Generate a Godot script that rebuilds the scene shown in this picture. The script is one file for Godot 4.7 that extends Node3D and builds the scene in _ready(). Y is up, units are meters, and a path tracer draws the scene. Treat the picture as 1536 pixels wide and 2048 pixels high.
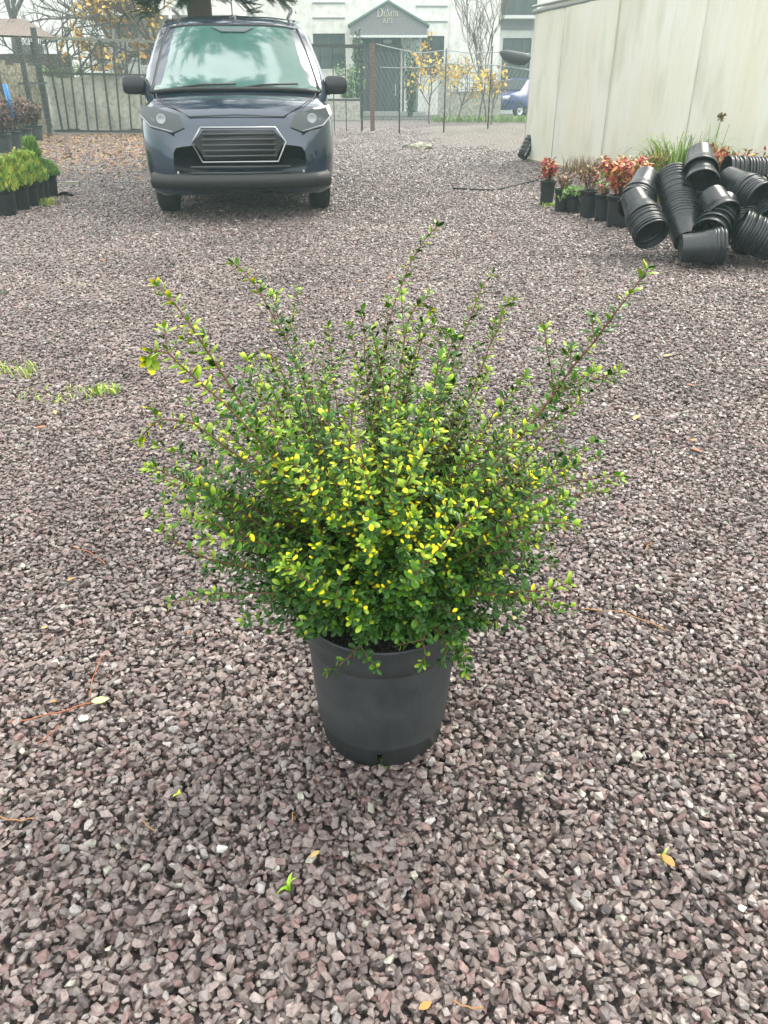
extends Node3D

var rng := RandomNumberGenerator.new()
var taken := {}
var mats := {}

# ---------------------------------------------------------------- helpers
func r(a: float, b: float) -> float:
	return rng.randf_range(a, b)

func numbered(called: String) -> String:
	if not taken.has(called):
		taken[called] = 0
		return called
	taken[called] += 1
	return "%s_%03d" % [called, taken[called]]

func lin(a: float, b: float, c: float) -> Color:
	return Color(a, b, c).linear_to_srgb()

func mat(col: Color, rough := 0.7, metal := 0.0) -> StandardMaterial3D:
	var m := StandardMaterial3D.new()
	m.albedo_color = col
	m.roughness = rough
	m.metallic = metal
	return m

func noise_image(size: int, freq: float, octaves: int, kind := FastNoiseLite.TYPE_SIMPLEX_SMOOTH, sd := 1, stretch := 1.0) -> Image:
	var n := FastNoiseLite.new()
	n.noise_type = kind
	n.frequency = freq
	n.seed = sd
	n.fractal_octaves = octaves
	if octaves <= 1:
		n.fractal_type = FastNoiseLite.FRACTAL_NONE
	if kind == FastNoiseLite.TYPE_CELLULAR:
		n.cellular_return_type = FastNoiseLite.RETURN_CELL_VALUE
	return n.get_seamless_image(size, size)

func ramp_texture(im: Image, cols: Array) -> ImageTexture:
	# cols: [[at, colour], ...]; maps grey to colour
	var lut := []
	for k in 256:
		var v := k / 255.0
		var c: Color = cols[0][1]
		for q in range(1, cols.size()):
			if v >= cols[q - 1][0]:
				var u: float = clampf((v - cols[q - 1][0]) / maxf(0.0001, cols[q][0] - cols[q - 1][0]), 0.0, 1.0)
				c = (cols[q - 1][1] as Color).lerp(cols[q][1], u)
		lut.append(c)
	var w := im.get_width()
	var h := im.get_height()
	var o := Image.create(w, h, false, Image.FORMAT_RGB8)
	for y in h:
		for x in w:
			o.set_pixel(x, y, lut[int(clampf(im.get_pixel(x, y).r, 0, 1) * 255.0)])
	return ImageTexture.create_from_image(o)

func speckled(col: Color, rough: float, freq: float, amount: float, scale: float, sd := 3, world := true) -> StandardMaterial3D:
	# plain colour broken up by two layers of noise
	var m := mat(Color.WHITE, rough)
	var im := noise_image(256, freq, 4, FastNoiseLite.TYPE_SIMPLEX_SMOOTH, sd)
	m.albedo_texture = ramp_texture(im, [[0.0, col.darkened(amount)], [0.5, col], [1.0, col.lightened(amount)]])
	m.uv1_triplanar = true
	m.uv1_world_triplanar = world
	m.uv1_scale = Vector3.ONE * scale
	return m

func vmat(rough := 0.5, sub := 0.0) -> StandardMaterial3D:
	var m := StandardMaterial3D.new()
	m.vertex_color_use_as_albedo = true
	m.roughness = rough
	if sub > 0.0:
		m.backlight_enabled = true
		m.backlight = Color(sub, sub, sub * 0.6)
	return m

func start(flat := false) -> SurfaceTool:
	var s := SurfaceTool.new()
	s.begin(Mesh.PRIMITIVE_TRIANGLES)
	if flat:
		s.set_smooth_group(-1)
	return s

func tri(s: SurfaceTool, a: Vector3, b: Vector3, c: Vector3) -> void:
	s.add_vertex(a); s.add_vertex(b); s.add_vertex(c)

func quad(s: SurfaceTool, a: Vector3, b: Vector3, c: Vector3, d: Vector3) -> void:
	tri(s, a, b, c); tri(s, a, c, d)

func box(s: SurfaceTool, at: Vector3, size: Vector3, turn := Basis.IDENTITY) -> void:
	var h := size * 0.5
	var p := []
	for k in 8:
		p.append(at + turn * Vector3(h.x * (1 if k & 1 else -1), h.y * (1 if k & 2 else -1), h.z * (1 if k & 4 else -1)))
	for f in [[0, 1, 3, 2], [5, 4, 6, 7], [4, 0, 2, 6], [1, 5, 7, 3], [2, 3, 7, 6], [4, 5, 1, 0]]:
		quad(s, p[f[3]], p[f[2]], p[f[1]], p[f[0]])

func ring_basis(d: Vector3) -> Array:
	var u := d.cross(Vector3.UP if absf(d.y) < 0.9 else Vector3.RIGHT).normalized()
	return [u, d.cross(u).normalized()]

func tube(s: SurfaceTool, pts: Array, radii: Array, sides := 6, cap := true) -> void:
	var n := pts.size()
	var rings := []
	var fr := ring_basis((pts[1] - pts[0]).normalized())
	var u: Vector3 = fr[0]
	for k in n:
		var d: Vector3 = (pts[mini(k + 1, n - 1)] - pts[maxi(k - 1, 0)]).normalized()
		u = (u - d * u.dot(d)).normalized()
		var v := d.cross(u)
		var rr: float = radii[mini(k, radii.size() - 1)]
		var ring := []
		for q in sides:
			var a := TAU * q / sides
			ring.append(pts[k] + (u * cos(a) + v * sin(a)) * rr)
		rings.append(ring)
	for k in n - 1:
		for q in sides:
			var q2 := (q + 1) % sides
			quad(s, rings[k][q], rings[k][q2], rings[k + 1][q2], rings[k + 1][q])
	if cap:
		for q in range(1, sides - 1):
			tri(s, rings[0][0], rings[0][q + 1], rings[0][q])
			tri(s, rings[n - 1][0], rings[n - 1][q], rings[n - 1][q + 1])

func bar(s: SurfaceTool, a: Vector3, b: Vector3, rad: float, sides := 6) -> void:
	tube(s, [a, b], [rad], sides)

func lathe(s: SurfaceTool, prof: Array, segs: int, flutes := 0, deep := 0.0) -> void:
	# prof: [[radius, y, fluted?], ...]
	for k in prof.size() - 1:
		for q in segs:
			var a := TAU * q / segs
			var b := TAU * (q + 1) / segs
			var p := []
			for e in [[k, a], [k, b], [k + 1, b], [k + 1, a]]:
				var rr: float = prof[e[0]][0]
				if flutes > 0 and prof[e[0]].size() > 2:
					rr *= 1.0 - deep * smoothstep(-0.3, 0.3, sin(e[1] * flutes))
				p.append(Vector3(cos(e[1]) * rr, prof[e[0]][1], sin(e[1]) * rr))
			quad(s, p[0], p[1], p[2], p[3])

func done(s: SurfaceTool) -> ArrayMesh:
	s.generate_normals()
	return s.commit()

func obj(called: String, shape, m: Material, parent: Node = self) -> MeshInstance3D:
	var o := MeshInstance3D.new()
	o.name = numbered(called) if parent == self else called
	o.mesh = done(shape) if shape is SurfaceTool else shape
	o.material_override = m
	parent.add_child(o, true)
	return o

func tag(o: Node, label: String, category: String, group := "") -> Node:
	o.set_meta("label", label)
	o.set_meta("category", category)
	if group != "":
		o.set_meta("group", group)
	return o

func thing(called: String, label: String, category: String, at := Vector3.ZERO, turn := 0.0, group := "") -> Node3D:
	var o := Node3D.new()
	o.name = numbered(called)
	add_child(o)
	o.position = at
	o.rotation.y = turn
	tag(o, label, category, group)
	return o

func struct(called: String, shape, m: Material, label: String, category: String) -> MeshInstance3D:
	var o := obj(called, shape, m)
	tag(o, label, category)
	o.set_meta("kind", "structure")
	return o

func many(called: String, mesh: Mesh, m: Material, where: Array, tints, parent: Node) -> MultiMeshInstance3D:
	var mm := MultiMesh.new()
	mm.transform_format = MultiMesh.TRANSFORM_3D
	mm.use_colors = tints != null
	mm.mesh = mesh
	mm.instance_count = where.size()
	for k in where.size():
		mm.set_instance_transform(k, where[k])
		if tints != null:
			mm.set_instance_color(k, tints[k])
	var o := MultiMeshInstance3D.new()
	o.name = numbered(called) if parent == self else called
	o.multimesh = mm
	o.material_override = m
	o.set_meta("kind", "stuff")
	parent.add_child(o, true)
	return o

func aim(d: Vector3, up := Vector3.UP) -> Basis:
	# x along d, y as near to up as it can be
	var x := d.normalized()
	var y := up - x * up.dot(x)
	if y.length() < 0.01:
		y = Vector3.RIGHT - x * x.x
	y = y.normalized()
	return Basis(x, y, x.cross(y))

func scaled(b: Basis, s: Vector3) -> Basis:
	return Basis(b.x * s.x, b.y * s.y, b.z * s.z)

func rand_dir() -> Vector3:
	var y := r(-1, 1)
	var a := r(0, TAU)
	var q := sqrt(1 - y * y)
	return Vector3(cos(a) * q, y, sin(a) * q)

# ---------------------------------------------------------------- gravel
func stone_mesh(sd: int, flatness: float) -> ArrayMesh:
	# an angular chip: the convex hull of a few points, flat faces
	var g := RandomNumberGenerator.new()
	g.seed = sd
	var pts := []
	while pts.size() < 11:
		var p := Vector3(g.randf_range(-1, 1), g.randf_range(-1, 1), g.randf_range(-1, 1))
		if p.length() < 0.2:
			continue
		p = p.normalized() * g.randf_range(0.82, 1.0)
		var close := false
		for q in pts:
			if (q - p).length() < 0.42:
				close = true
		if not close:
			pts.append(p)
	var sc := Vector3(0.5, 0.5 * flatness, 0.5 * g.randf_range(0.5, 0.82))
	var s := start(true)
	for a in pts.size():
		for b in range(a + 1, pts.size()):
			for c in range(b + 1, pts.size()):
				var n: Vector3 = (pts[b] - pts[a]).cross(pts[c] - pts[a]).normalized()
				var plus := 0
				var minus := 0
				for q in pts.size():
					if q == a or q == b or q == c:
						continue
					if n.dot(pts[q] - pts[a]) > 0:
						plus += 1
					else:
						minus += 1
				if plus == 0:
					tri(s, pts[a] * sc, pts[c] * sc, pts[b] * sc)
				elif minus == 0:
					tri(s, pts[a] * sc, pts[b] * sc, pts[c] * sc)
	return done(s)

func stone_tint() -> Color:
	var k := rng.randf()
	var v := r(0.68, 1.35)
	if k < 0.46:
		return Color(0.210 * v, 0.170 * v, 0.154 * v)
	if k < 0.70:
		return Color(0.252 * v, 0.219 * v, 0.202 * v)
	if k < 0.83:
		return Color(0.195 * v, 0.128 * v, 0.118 * v)
	if k < 0.955:
		return Color(0.135 * v, 0.110 * v, 0.106 * v)
	if k < 0.985:
		return Color(0.33 * v, 0.315 * v, 0.30 * v)
	return Color(0.38 * v, 0.38 * v, 0.31 * v)

func build_gravel() -> void:
	rng.seed = 11
	var holder := Node3D.new()
	holder.name = "gravel"
	add_child(holder)
	tag(holder, "crushed purple-grey wet gravel spread over the whole nursery yard", "gravel")
	holder.set_meta("kind", "stuff")
	var kinds := 8
	var where := []
	var tint := []
	for k in kinds:
		where.append([])
		tint.append([])
	var patch := FastNoiseLite.new()
	patch.seed = 5
	patch.frequency = 0.9
	var lumps := FastNoiseLite.new()
	lumps.seed = 9
	lumps.frequency = 2.2
	var z := 0.25
	while z > -29.0:
		var d := -z
		var cell := 0.0130
		if d > 2.2:
			cell = 0.0130 + (minf(d, 8.0) - 2.2) * 0.0017
		if d > 8.0:
			cell += (minf(d, 15.0) - 8.0) * 0.0019
		var half := 1.15 + maxf(d, 0.0) * 0.56
		if d > 4.0:
			half = 1.15 + 4.0 * 0.56 + (d - 4.0) * 0.50
		if d > 15.0:
			half = minf(half, 8.5)
		var x := -half
		while x < half:
			var px := x + r(-0.5, 0.5) * cell
			var pz := z + r(-0.5, 0.5) * cell
			x += cell
			for layer in 3:
				if (layer == 1 and d > 6.0) or (layer == 2 and d > 2.0):
					continue
				var big := pow(rng.randf(), 2.1)
				var size := cell * lerpf(1.0, 2.5, big)
				if d < 4 and rng.randf() < 0.004:
					size *= 1.35
				var k := rng.randi() % kinds
				var lying := Basis(Vector3.UP, r(0, TAU)) * Basis(Vector3(r(-1, 1), 0, r(-1, 1)).normalized(), r(-0.55, 0.55))
				var y := size * 0.14 + r(-0.005, 0.006) + 0.006 * lumps.get_noise_2d(px, pz)
				if layer > 0:
					y -= 0.008 * layer
					px += r(-0.5, 0.5) * cell
					pz += r(-0.5, 0.5) * cell
				where[k].append(Transform3D(lying.scaled_local(Vector3(size, size * r(0.8, 1.25), size)), Vector3(px, y, pz)))
				var c := stone_tint()
				var v := 1.0 + 0.26 * patch.get_noise_2d(px, pz) - 0.22 * smoothstep(0.22, 0.5, lumps.get_noise_2d(px * 0.45 + 40.0, pz * 0.9))
				tint[k].append(Color(c.r * v, c.g * v, c.b * v))
		z -= cell
	var m := vmat(0.40)
	m.metallic_specular = 0.5
	var im := noise_image(256, 0.03, 4, FastNoiseLite.TYPE_SIMPLEX_SMOOTH, 21)
	m.albedo_texture = ramp_texture(im, [[0.0, Color(0.62, 0.6, 0.6)], [0.5, Color(0.92, 0.9, 0.9)], [1.0, Color(1, 1, 1)]])
	m.uv1_triplanar = true
	m.uv1_world_triplanar = true
	m.uv1_scale = Vector3.ONE * 14.0
	for k in kinds:
		many("crushed_stone", stone_mesh(100 + k, [0.34, 0.45, 0.58, 0.38, 0.66, 0.42, 0.30, 0.52][k]), m, where[k], tint[k], holder)

# ---------------------------------------------------------------- the shrub in the foreground
func leaf_mesh(L: float, W: float, cup: float, curl: float, c0: Color, c1: Color, edge: Color, split: float) -> ArrayMesh:
	# lies along +x, faces +y; convex, its edges bent down
	var s := start()
	var rows := 6
	var p := []
	var col := []
	for k in rows:
		var t := float(k) / (rows - 1)
		var w: float = W * 0.5 * pow(maxf(sin(PI * pow(t, 1.2) * 0.92 + 0.08), 0.0), 0.62)
		if k == 0:
			w = W * 0.09
		var x := L * t
		var drop := -curl * L * t * t
		var row := []
		var crow := []
		for q in [-1.0, -0.55, 0.0, 0.55, 1.0]:
			row.append(Vector3(x - absf(q) * w * 0.1, drop - cup * w * q * q + (0.0 if q == 0.0 else 0.10 * w), w * q))
			var c := c0.lerp(c1, smoothstep(split - 0.18, split + 0.18, t))
			if absf(q) == 1.0:
				c = c.lerp(edge, 0.55)
			crow.append(c)
		p.append(row)
		col.append(crow)
	for k in rows - 1:
		for q in 4:
			for e in [[k, q], [k, q + 1], [k + 1, q + 1], [k, q], [k + 1, q + 1], [k + 1, q]]:
				s.set_color(col[e[0]][e[1]])
				s.add_vertex(p[e[0]][e[1]])
	return done(s)

var leaf_kinds := []          # meshes: dark, dark curled, mid, light, yellow tip, yellow
var leaf_where := []

func put_leaf(kind: int, t: Transform3D, parent) -> void:
	if parent != null:
		var o := MeshInstance3D.new()
		o.name = "leaf"
		o.mesh = leaf_kinds[kind]
		o.material_override = mats.leaf
		parent.add_child(o, true)
		o.transform = t
	else:
		leaf_where[kind].append(t)

func curve(a: Vector3, b: Vector3, c: Vector3, n: int) -> Array:
	var out := []
	for k in n + 1:
		var t := float(k) / n
		out.append(a * (1 - t) * (1 - t) + b * 2 * t * (1 - t) + c * t * t)
	return out

var single_leaves := 0

func yellow_chance(p: Vector3) -> float:
	# the golden variegation sits on the outer growth in the middle of the plant
	var q := Vector3((p.x - 0.02) / 0.21, (p.y - 0.57) / 0.115, (p.z - 0.18) / 0.20)
	return 0.24 * exp(-q.length_squared())

func leafy(pts: Array, from: float, gap: float, size: float, fresh: float, parent, singles: int) -> void:
	# leaves in a spiral along a shoot
	var total := 0.0
	for k in pts.size() - 1:
		total += (pts[k + 1] - pts[k]).length()
	var turn := r(0, TAU)
	var s := total * from
	var spots := []
	while s < total:
		spots.append(s)
		s += gap * r(0.7, 1.35)
	for q in 3:
		spots.append(total - q * 0.002)
	var n := spots.size()
	for j in n:
		var dist: float = spots[j]
		var k := 0
		var d := dist
		while k < pts.size() - 2 and d > (pts[k + 1] - pts[k]).length():
			d -= (pts[k + 1] - pts[k]).length()
			k += 1
		var dir: Vector3 = (pts[k + 1] - pts[k]).normalized()
		var at: Vector3 = pts[k] + dir * d
		turn += 2.4
		var fr := ring_basis(dir)
		var rad: Vector3 = fr[0] * cos(turn) + fr[1] * sin(turn)
		var t := dist / total
		var spread := r(0.7, 1.15) if t < 0.93 else r(0.35, 0.7)
		var ld := (dir * 0.6 + rad * spread + Vector3.UP * 0.12).normalized()
		var up := (dir + Vector3.UP * 0.9 - ld * 0.3).normalized()
		var b := aim(ld, up)
		var sc := size * r(0.72, 1.2) * (1.0 if t < 0.9 else 0.85)
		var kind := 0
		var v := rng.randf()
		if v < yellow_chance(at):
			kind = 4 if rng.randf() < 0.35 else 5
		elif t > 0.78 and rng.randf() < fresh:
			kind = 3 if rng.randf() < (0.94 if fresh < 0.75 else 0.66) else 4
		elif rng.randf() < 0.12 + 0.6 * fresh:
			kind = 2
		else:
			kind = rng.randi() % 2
		var own = parent if (parent != null and j >= n - singles) else null
		put_leaf(kind, Transform3D(scaled(b, Vector3(sc, sc, sc * r(0.85, 1.1))), at + rad * 0.001), own)

func build_shrub() -> void:
	rng.seed = 77
	var at := Vector3(-0.003, 0.004, -1.135)
	var bush := thing("potted_shrub", "bushy evergreen shrub with yellow-tipped leaves in a black nursery pot in the foreground", "potted shrub", at)
	mats.leaf = vmat(0.27, 0.36)
	mats.leaf.metallic_specular = 0.38
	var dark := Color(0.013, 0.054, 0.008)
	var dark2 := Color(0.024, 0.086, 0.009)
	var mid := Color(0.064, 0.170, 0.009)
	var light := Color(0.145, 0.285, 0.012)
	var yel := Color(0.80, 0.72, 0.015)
	var lime := Color(0.29, 0.39, 0.03)
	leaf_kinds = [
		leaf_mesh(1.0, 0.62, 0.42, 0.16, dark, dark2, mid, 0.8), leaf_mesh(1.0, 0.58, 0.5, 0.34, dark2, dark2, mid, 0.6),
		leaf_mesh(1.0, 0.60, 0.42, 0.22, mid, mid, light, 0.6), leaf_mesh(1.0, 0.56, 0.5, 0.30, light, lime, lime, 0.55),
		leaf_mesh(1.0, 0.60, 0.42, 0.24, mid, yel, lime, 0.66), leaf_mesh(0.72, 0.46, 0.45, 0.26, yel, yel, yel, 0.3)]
	leaf_where = []
	for k in leaf_kinds.size():
		leaf_where.append([])
	mats.pot = pot_material()
	# pot
	var prof := [[0.0, 0.028], [0.112, 0.028], [0.112, 0.0], [0.116, 0.0], [0.118, 0.040], [0.1235, 0.044], [0.1245, 0.052], [0.1360, 0.222], [0.1365, 0.228], [0.1415, 0.232], [0.143, 0.262], [0.1455, 0.283], [0.1475, 0.287], [0.1470, 0.291], [0.1435, 0.291], [0.141, 0.283], [0.134, 0.20], [0.115, 0.034], [0.0, 0.034]]
	var s := start()
	for k in prof.size() - 1:
		for q in 72:
			if (k == 1 or k == 3) and (q % 18) < 1:
				continue
			var p := []
			for e in [[k, q], [k, q + 1], [k + 1, q + 1], [k + 1, q]]:
				var a: float = TAU * e[1] / 72.0
				var rr: float = prof[e[0]][0]
				if e[0] >= 5 and e[0] <= 8:
					rr *= 1.0 - 0.007 * smoothstep(0.3, 0.9, absf(sin(a * 3.0 + 0.5)))
				p.append(Vector3(cos(a) * rr, prof[e[0]][1], sin(a) * rr))
			quad(s, p[0], p[3], p[2], p[1])
	var pot := obj("pot", s, mats.pot, bush)
	pot.set_meta("label", "dark grey plastic nursery pot with a scuffed wall")
	var soil := start()
	for q in 40:
		var a := TAU * q / 40
		var b := TAU * (q + 1) / 40
		tri(soil, Vector3(0, 0.262, 0), Vector3(cos(a) * 0.139, 0.25 + 0.005 * sin(a * 7), sin(a) * 0.139), Vector3(cos(b) * 0.139, 0.25 + 0.005 * sin(b * 7), sin(b) * 0.139))
	obj("soil", soil, speckled(lin(0.02, 0.016, 0.012), 0.9, 0.05, 0.6, 12.0), bush)
	mats.twig = vmat(0.55)
	var heart := Vector3(0, 0.30, 0)
	# the long shoots that stand out: tip and how far it bows, in metres from the plant's foot
	var shoots := [
		[Vector3(-0.006, 0.703, -1.200), Vector3(0.087, 0.911, -1.300), 0.0022, 0.0155, 0.55, 14],
		[Vector3(-0.132, 0.713, -1.170), Vector3(-0.240, 0.860, -1.260), 0.0022, 0.0155, 0.7, 14],
		[Vector3(-0.212, 0.701, -1.070), Vector3(-0.318, 0.861, -1.100), 0.0028, 0.019, 0.9, 16],
		[Vector3(-0.215, 0.727, -0.980), Vector3(-0.307, 0.788, -0.980), 0.0026, 0.02, 1, 14],
		[Vector3(-0.212, 0.648, -1.000), Vector3(-0.338, 0.677, -0.980), 0.0022, 0.0165, 0.8, 14],
		[Vector3(0.220, 0.657, -1.080), Vector3(0.354, 0.891, -1.060), 0.0036, 0.0185, 0.45, 18],
		[Vector3(0.114, 0.690, -1.240), Vector3(0.184, 0.826, -1.340), 0.0022, 0.015, 0.3, 10],
		[Vector3(0.145, 0.670, -1.200), Vector3(0.197, 0.801, -1.250), 0.0022, 0.0155, 0.6, 12],
		[Vector3(0.025, 0.724, -1.150), Vector3(0.076, 0.796, -1.200), 0.0018, 0.0155, 0.8, 10],
		[Vector3(0.043, 0.680, -1.220), Vector3(0.105, 0.740, -1.280), 0.0016, 0.015, 0.5, 8],
		[Vector3(-0.027, 0.687, -1.200), Vector3(-0.037, 0.788, -1.240), 0.0016, 0.015, 0.4, 8],
		[Vector3(0.188, 0.527, -1.050), Vector3(0.354, 0.596, -1.030), 0.002, 0.0155, 0.6, 12],
		[Vector3(0.192, 0.522, -1.020), Vector3(0.325, 0.584, -1.000), 0.0018, 0.014, 0.3, 8],
		[Vector3(0.179, 0.502, -1.150), Vector3(0.318, 0.571, -1.170), 0.002, 0.015, 0.4, 10],
		[Vector3(0.157, 0.515, -0.980), Vector3(0.268, 0.568, -0.930), 0.002, 0.017, 0.6, 10],
		[Vector3(0.147, 0.476, -1.000), Vector3(0.243, 0.523, -0.950), 0.0016, 0.015, 0.2, 6],
		[Vector3(0.160, 0.430, -0.960), Vector3(0.261, 0.493, -0.900), 0.002, 0.018, 0.7, 12],
		[Vector3(0.181, 0.437, -0.950), Vector3(0.274, 0.444, -0.900), 0.0016, 0.014, 0.3, 6],
		[Vector3(-0.159, 0.423, -0.970), Vector3(-0.314, 0.445, -0.920), 0.002, 0.015, 0.3, 10],
		[Vector3(-0.223, 0.477, -0.970), Vector3(-0.311, 0.563, -0.930), 0.002, 0.015, 0.5, 10],
		[Vector3(-0.181, 0.494, -1.000), Vector3(-0.264, 0.564, -0.950), 0.0018, 0.0155, 0.7, 8],
		[Vector3(-0.239, 0.552, -1.020), Vector3(-0.330, 0.634, -0.980), 0.0018, 0.015, 0.4, 8],
		[Vector3(-0.144, 0.660, -1.180), Vector3(-0.213, 0.722, -1.200), 0.0016, 0.0155, 0.6, 8],
		[Vector3(-0.090, 0.626, -1.200), Vector3(-0.095, 0.699, -1.220), 0.0015, 0.014, 0.2, 6],
		[Vector3(-0.039, 0.315, -0.985), Vector3(-0.091, 0.275, -0.965), 0.0015, 0.016, 0.1, 8],
		[Vector3(0.053, 0.343, -0.975), Vector3(0.061, 0.299, -0.955), 0.0014, 0.0165, 0.2, 8],
		[Vector3(0.097, 0.339, -0.980), Vector3(0.131, 0.275, -0.965), 0.0014, 0.017, 0.3, 8],
		[Vector3(0.081, 0.353, -0.975), Vector3(0.089, 0.304, -0.955), 0.0013, 0.016, 0.1, 4],
		[Vector3(0.064, 0.366, -0.970), Vector3(0.025, 0.343, -0.950), 0.0013, 0.016, 0.1, 4],
		[Vector3(0.105, 0.355, -0.985), Vector3(0.109, 0.305, -0.960), 0.0013, 0.016, 0.1, 4],
		[Vector3(-0.119, 0.353, -1.000), Vector3(-0.133, 0.347, -0.980), 0.0013, 0.016, 0.1, 3],
		[Vector3(0.157, 0.349, -1.020), Vector3(0.167, 0.343, -1.000), 0.0013, 0.016, 0.1, 3],
		[Vector3(-0.057, 0.449, -0.920), Vector3(-0.135, 0.546, -0.860), 0.002, 0.017, 0.7, 8],
		[Vector3(0.081, 0.529, -1.080), Vector3(0.181, 0.681, -1.080), 0.0018, 0.0155, 0.6, 8],
		[Vector3(-0.050, 0.594, -1.020), Vector3(-0.033, 0.749, -1.050), 0.0018, 0.0165, 0.9, 8],
		[Vector3(0.022, 0.614, -0.920), Vector3(0.071, 0.717, -0.900), 0.0018, 0.018, 0.9, 6],
		[Vector3(-0.019, 0.614, -0.920), Vector3(-0.034, 0.709, -0.920), 0.0018, 0.0165, 0.9, 6],
		[Vector3(-0.086, 0.629, -0.920), Vector3(-0.134, 0.675, -0.900), 0.0018, 0.0165, 0.9, 4],
		[Vector3(0.185, 0.598, -1.120), Vector3(0.242, 0.665, -1.100), 0.0015, 0.015, 0.5, 4],
		[Vector3(0.042, 0.519, -0.880), Vector3(0.119, 0.649, -0.840), 0.0018, 0.018, 0.7, 4],
		[Vector3(-0.007, 0.643, -1.250), Vector3(0.019, 0.715, -1.300), 0.0015, 0.015, 0.6, 4],
		[Vector3(0.249, 0.719, -1.085), Vector3(0.231, 0.800, -1.100), 0.0016, 0.0165, 0.8, 8, Vector3(0.248, 0.710, -1.075)],
		[Vector3(0.292, 0.728, -1.070), Vector3(0.337, 0.748, -1.060), 0.0016, 0.0165, 0.8, 8, Vector3(0.246, 0.703, -1.075)],
		[Vector3(0.275, 0.733, -1.060), Vector3(0.296, 0.755, -1.040), 0.0012, 0.016, 0.9, 5, Vector3(0.249, 0.713, -1.073)],
		[Vector3(0.277, 0.685, -1.080), Vector3(0.336, 0.736, -1.090), 0.0014, 0.014, 0.4, 5, Vector3(0.223, 0.642, -1.080)],
	]
	for e in shoots:
		var tip: Vector3 = e[1] - at
		var mid_p: Vector3 = e[0] - at
		var foot := heart + Vector3(r(-0.03, 0.03), r(-0.05, 0.02), r(-0.03, 0.03))
		if e.size() > 6:
			foot = e[6] - at
		var ctrl := mid_p * 2.0 - (foot + tip) * 0.5
		var pts := curve(foot, ctrl, tip, 12)
		for k in range(2, 12):
			pts[k] += rand_dir() * 0.0022
		shoot(bush, pts, e[2], e[3], e[4], e[5] if e.size() > 5 else 10)
	# the dense body: shoots in every direction
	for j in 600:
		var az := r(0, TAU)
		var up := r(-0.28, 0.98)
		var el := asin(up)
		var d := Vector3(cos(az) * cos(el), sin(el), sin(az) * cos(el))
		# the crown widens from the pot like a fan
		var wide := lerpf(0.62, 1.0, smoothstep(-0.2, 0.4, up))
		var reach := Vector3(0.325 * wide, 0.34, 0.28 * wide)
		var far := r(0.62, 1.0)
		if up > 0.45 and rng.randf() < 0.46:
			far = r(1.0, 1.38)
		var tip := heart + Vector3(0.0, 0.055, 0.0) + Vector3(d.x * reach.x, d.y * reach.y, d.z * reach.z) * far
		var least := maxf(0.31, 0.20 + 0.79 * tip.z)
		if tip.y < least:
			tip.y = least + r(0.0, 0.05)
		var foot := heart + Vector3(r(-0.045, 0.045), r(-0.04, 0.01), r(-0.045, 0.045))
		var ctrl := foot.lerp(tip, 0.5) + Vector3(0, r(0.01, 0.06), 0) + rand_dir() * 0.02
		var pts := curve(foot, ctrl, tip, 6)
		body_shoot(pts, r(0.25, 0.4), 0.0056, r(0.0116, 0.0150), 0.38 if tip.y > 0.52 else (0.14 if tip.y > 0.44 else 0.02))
	# short inner leaves that close the body
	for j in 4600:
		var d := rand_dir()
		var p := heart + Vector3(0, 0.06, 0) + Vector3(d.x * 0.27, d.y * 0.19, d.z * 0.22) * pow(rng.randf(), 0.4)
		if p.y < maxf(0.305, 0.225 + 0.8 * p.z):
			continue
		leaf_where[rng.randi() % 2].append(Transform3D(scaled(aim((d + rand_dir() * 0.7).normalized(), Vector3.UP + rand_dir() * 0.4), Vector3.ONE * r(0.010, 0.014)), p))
	obj("twigs", twig_st, mats.twig, bush).set_meta("kind", "stuff")
	var called := ["dark_leaves", "curled_dark_leaves", "green_leaves", "fresh_leaves", "yellow_tipped_leaves", "golden_leaves"]
	for k in leaf_kinds.size():
		many(called[k], leaf_kinds[k], mats.leaf, leaf_where[k], null, bush)
	print("leaves ", leaf_where.map(func(a): return a.size()), " single ", single_leaves)

var twig_st: SurfaceTool

func twig_tube(s: SurfaceTool, pts: Array, r0: float, r1: float, sides: int) -> void:
	# bark: tan at the foot, red-brown towards the tip (as the photograph shows the young wood)
	var n := pts.size()
	for k in n - 1:
		var t := float(k) / (n - 1)
		s.set_color(Color(0.20, 0.13, 0.055).lerp(Color(0.13, 0.045, 0.03), smoothstep(0.2, 0.7, t)))
		tube(s, [pts[k], pts[k + 1]], [lerpf(r0, r1, t), lerpf(r0, r1, float(k + 1) / (n - 1))], sides, false)

func body_shoot(pts: Array, from: float, gap: float, size: float, fresh: float) -> void:
	twig_tube(twig_st, pts, 0.0016, 0.0006, 4)
	leafy(pts, from, gap, size, fresh, null, 0)
	for q in 2:
		var k := rng.randi_range(2, 5)
		var d: Vector3 = (pts[mini(k + 1, 6)] - pts[k - 1]).normalized()
		var side := (d + rand_dir() * 0.8 + Vector3.UP * 0.15).normalized()
		var l := r(0.03, 0.08)
		var tw := [pts[k], pts[k] + side * l * 0.5, pts[k] + side * l + Vector3.UP * 0.005]
		if tw[2].y < maxf(0.30, 0.205 + 0.8 * tw[2].z):
			continue
		twig_tube(twig_st, tw, 0.0009, 0.0005, 3)
		leafy(tw, 0.2, gap, size * 0.95, fresh, null, 0)

func len_of(pts: Array) -> float:
	var l := 0.0
	for k in pts.size() - 1:
		l += (pts[k + 1] - pts[k]).length()
	return l

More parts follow.
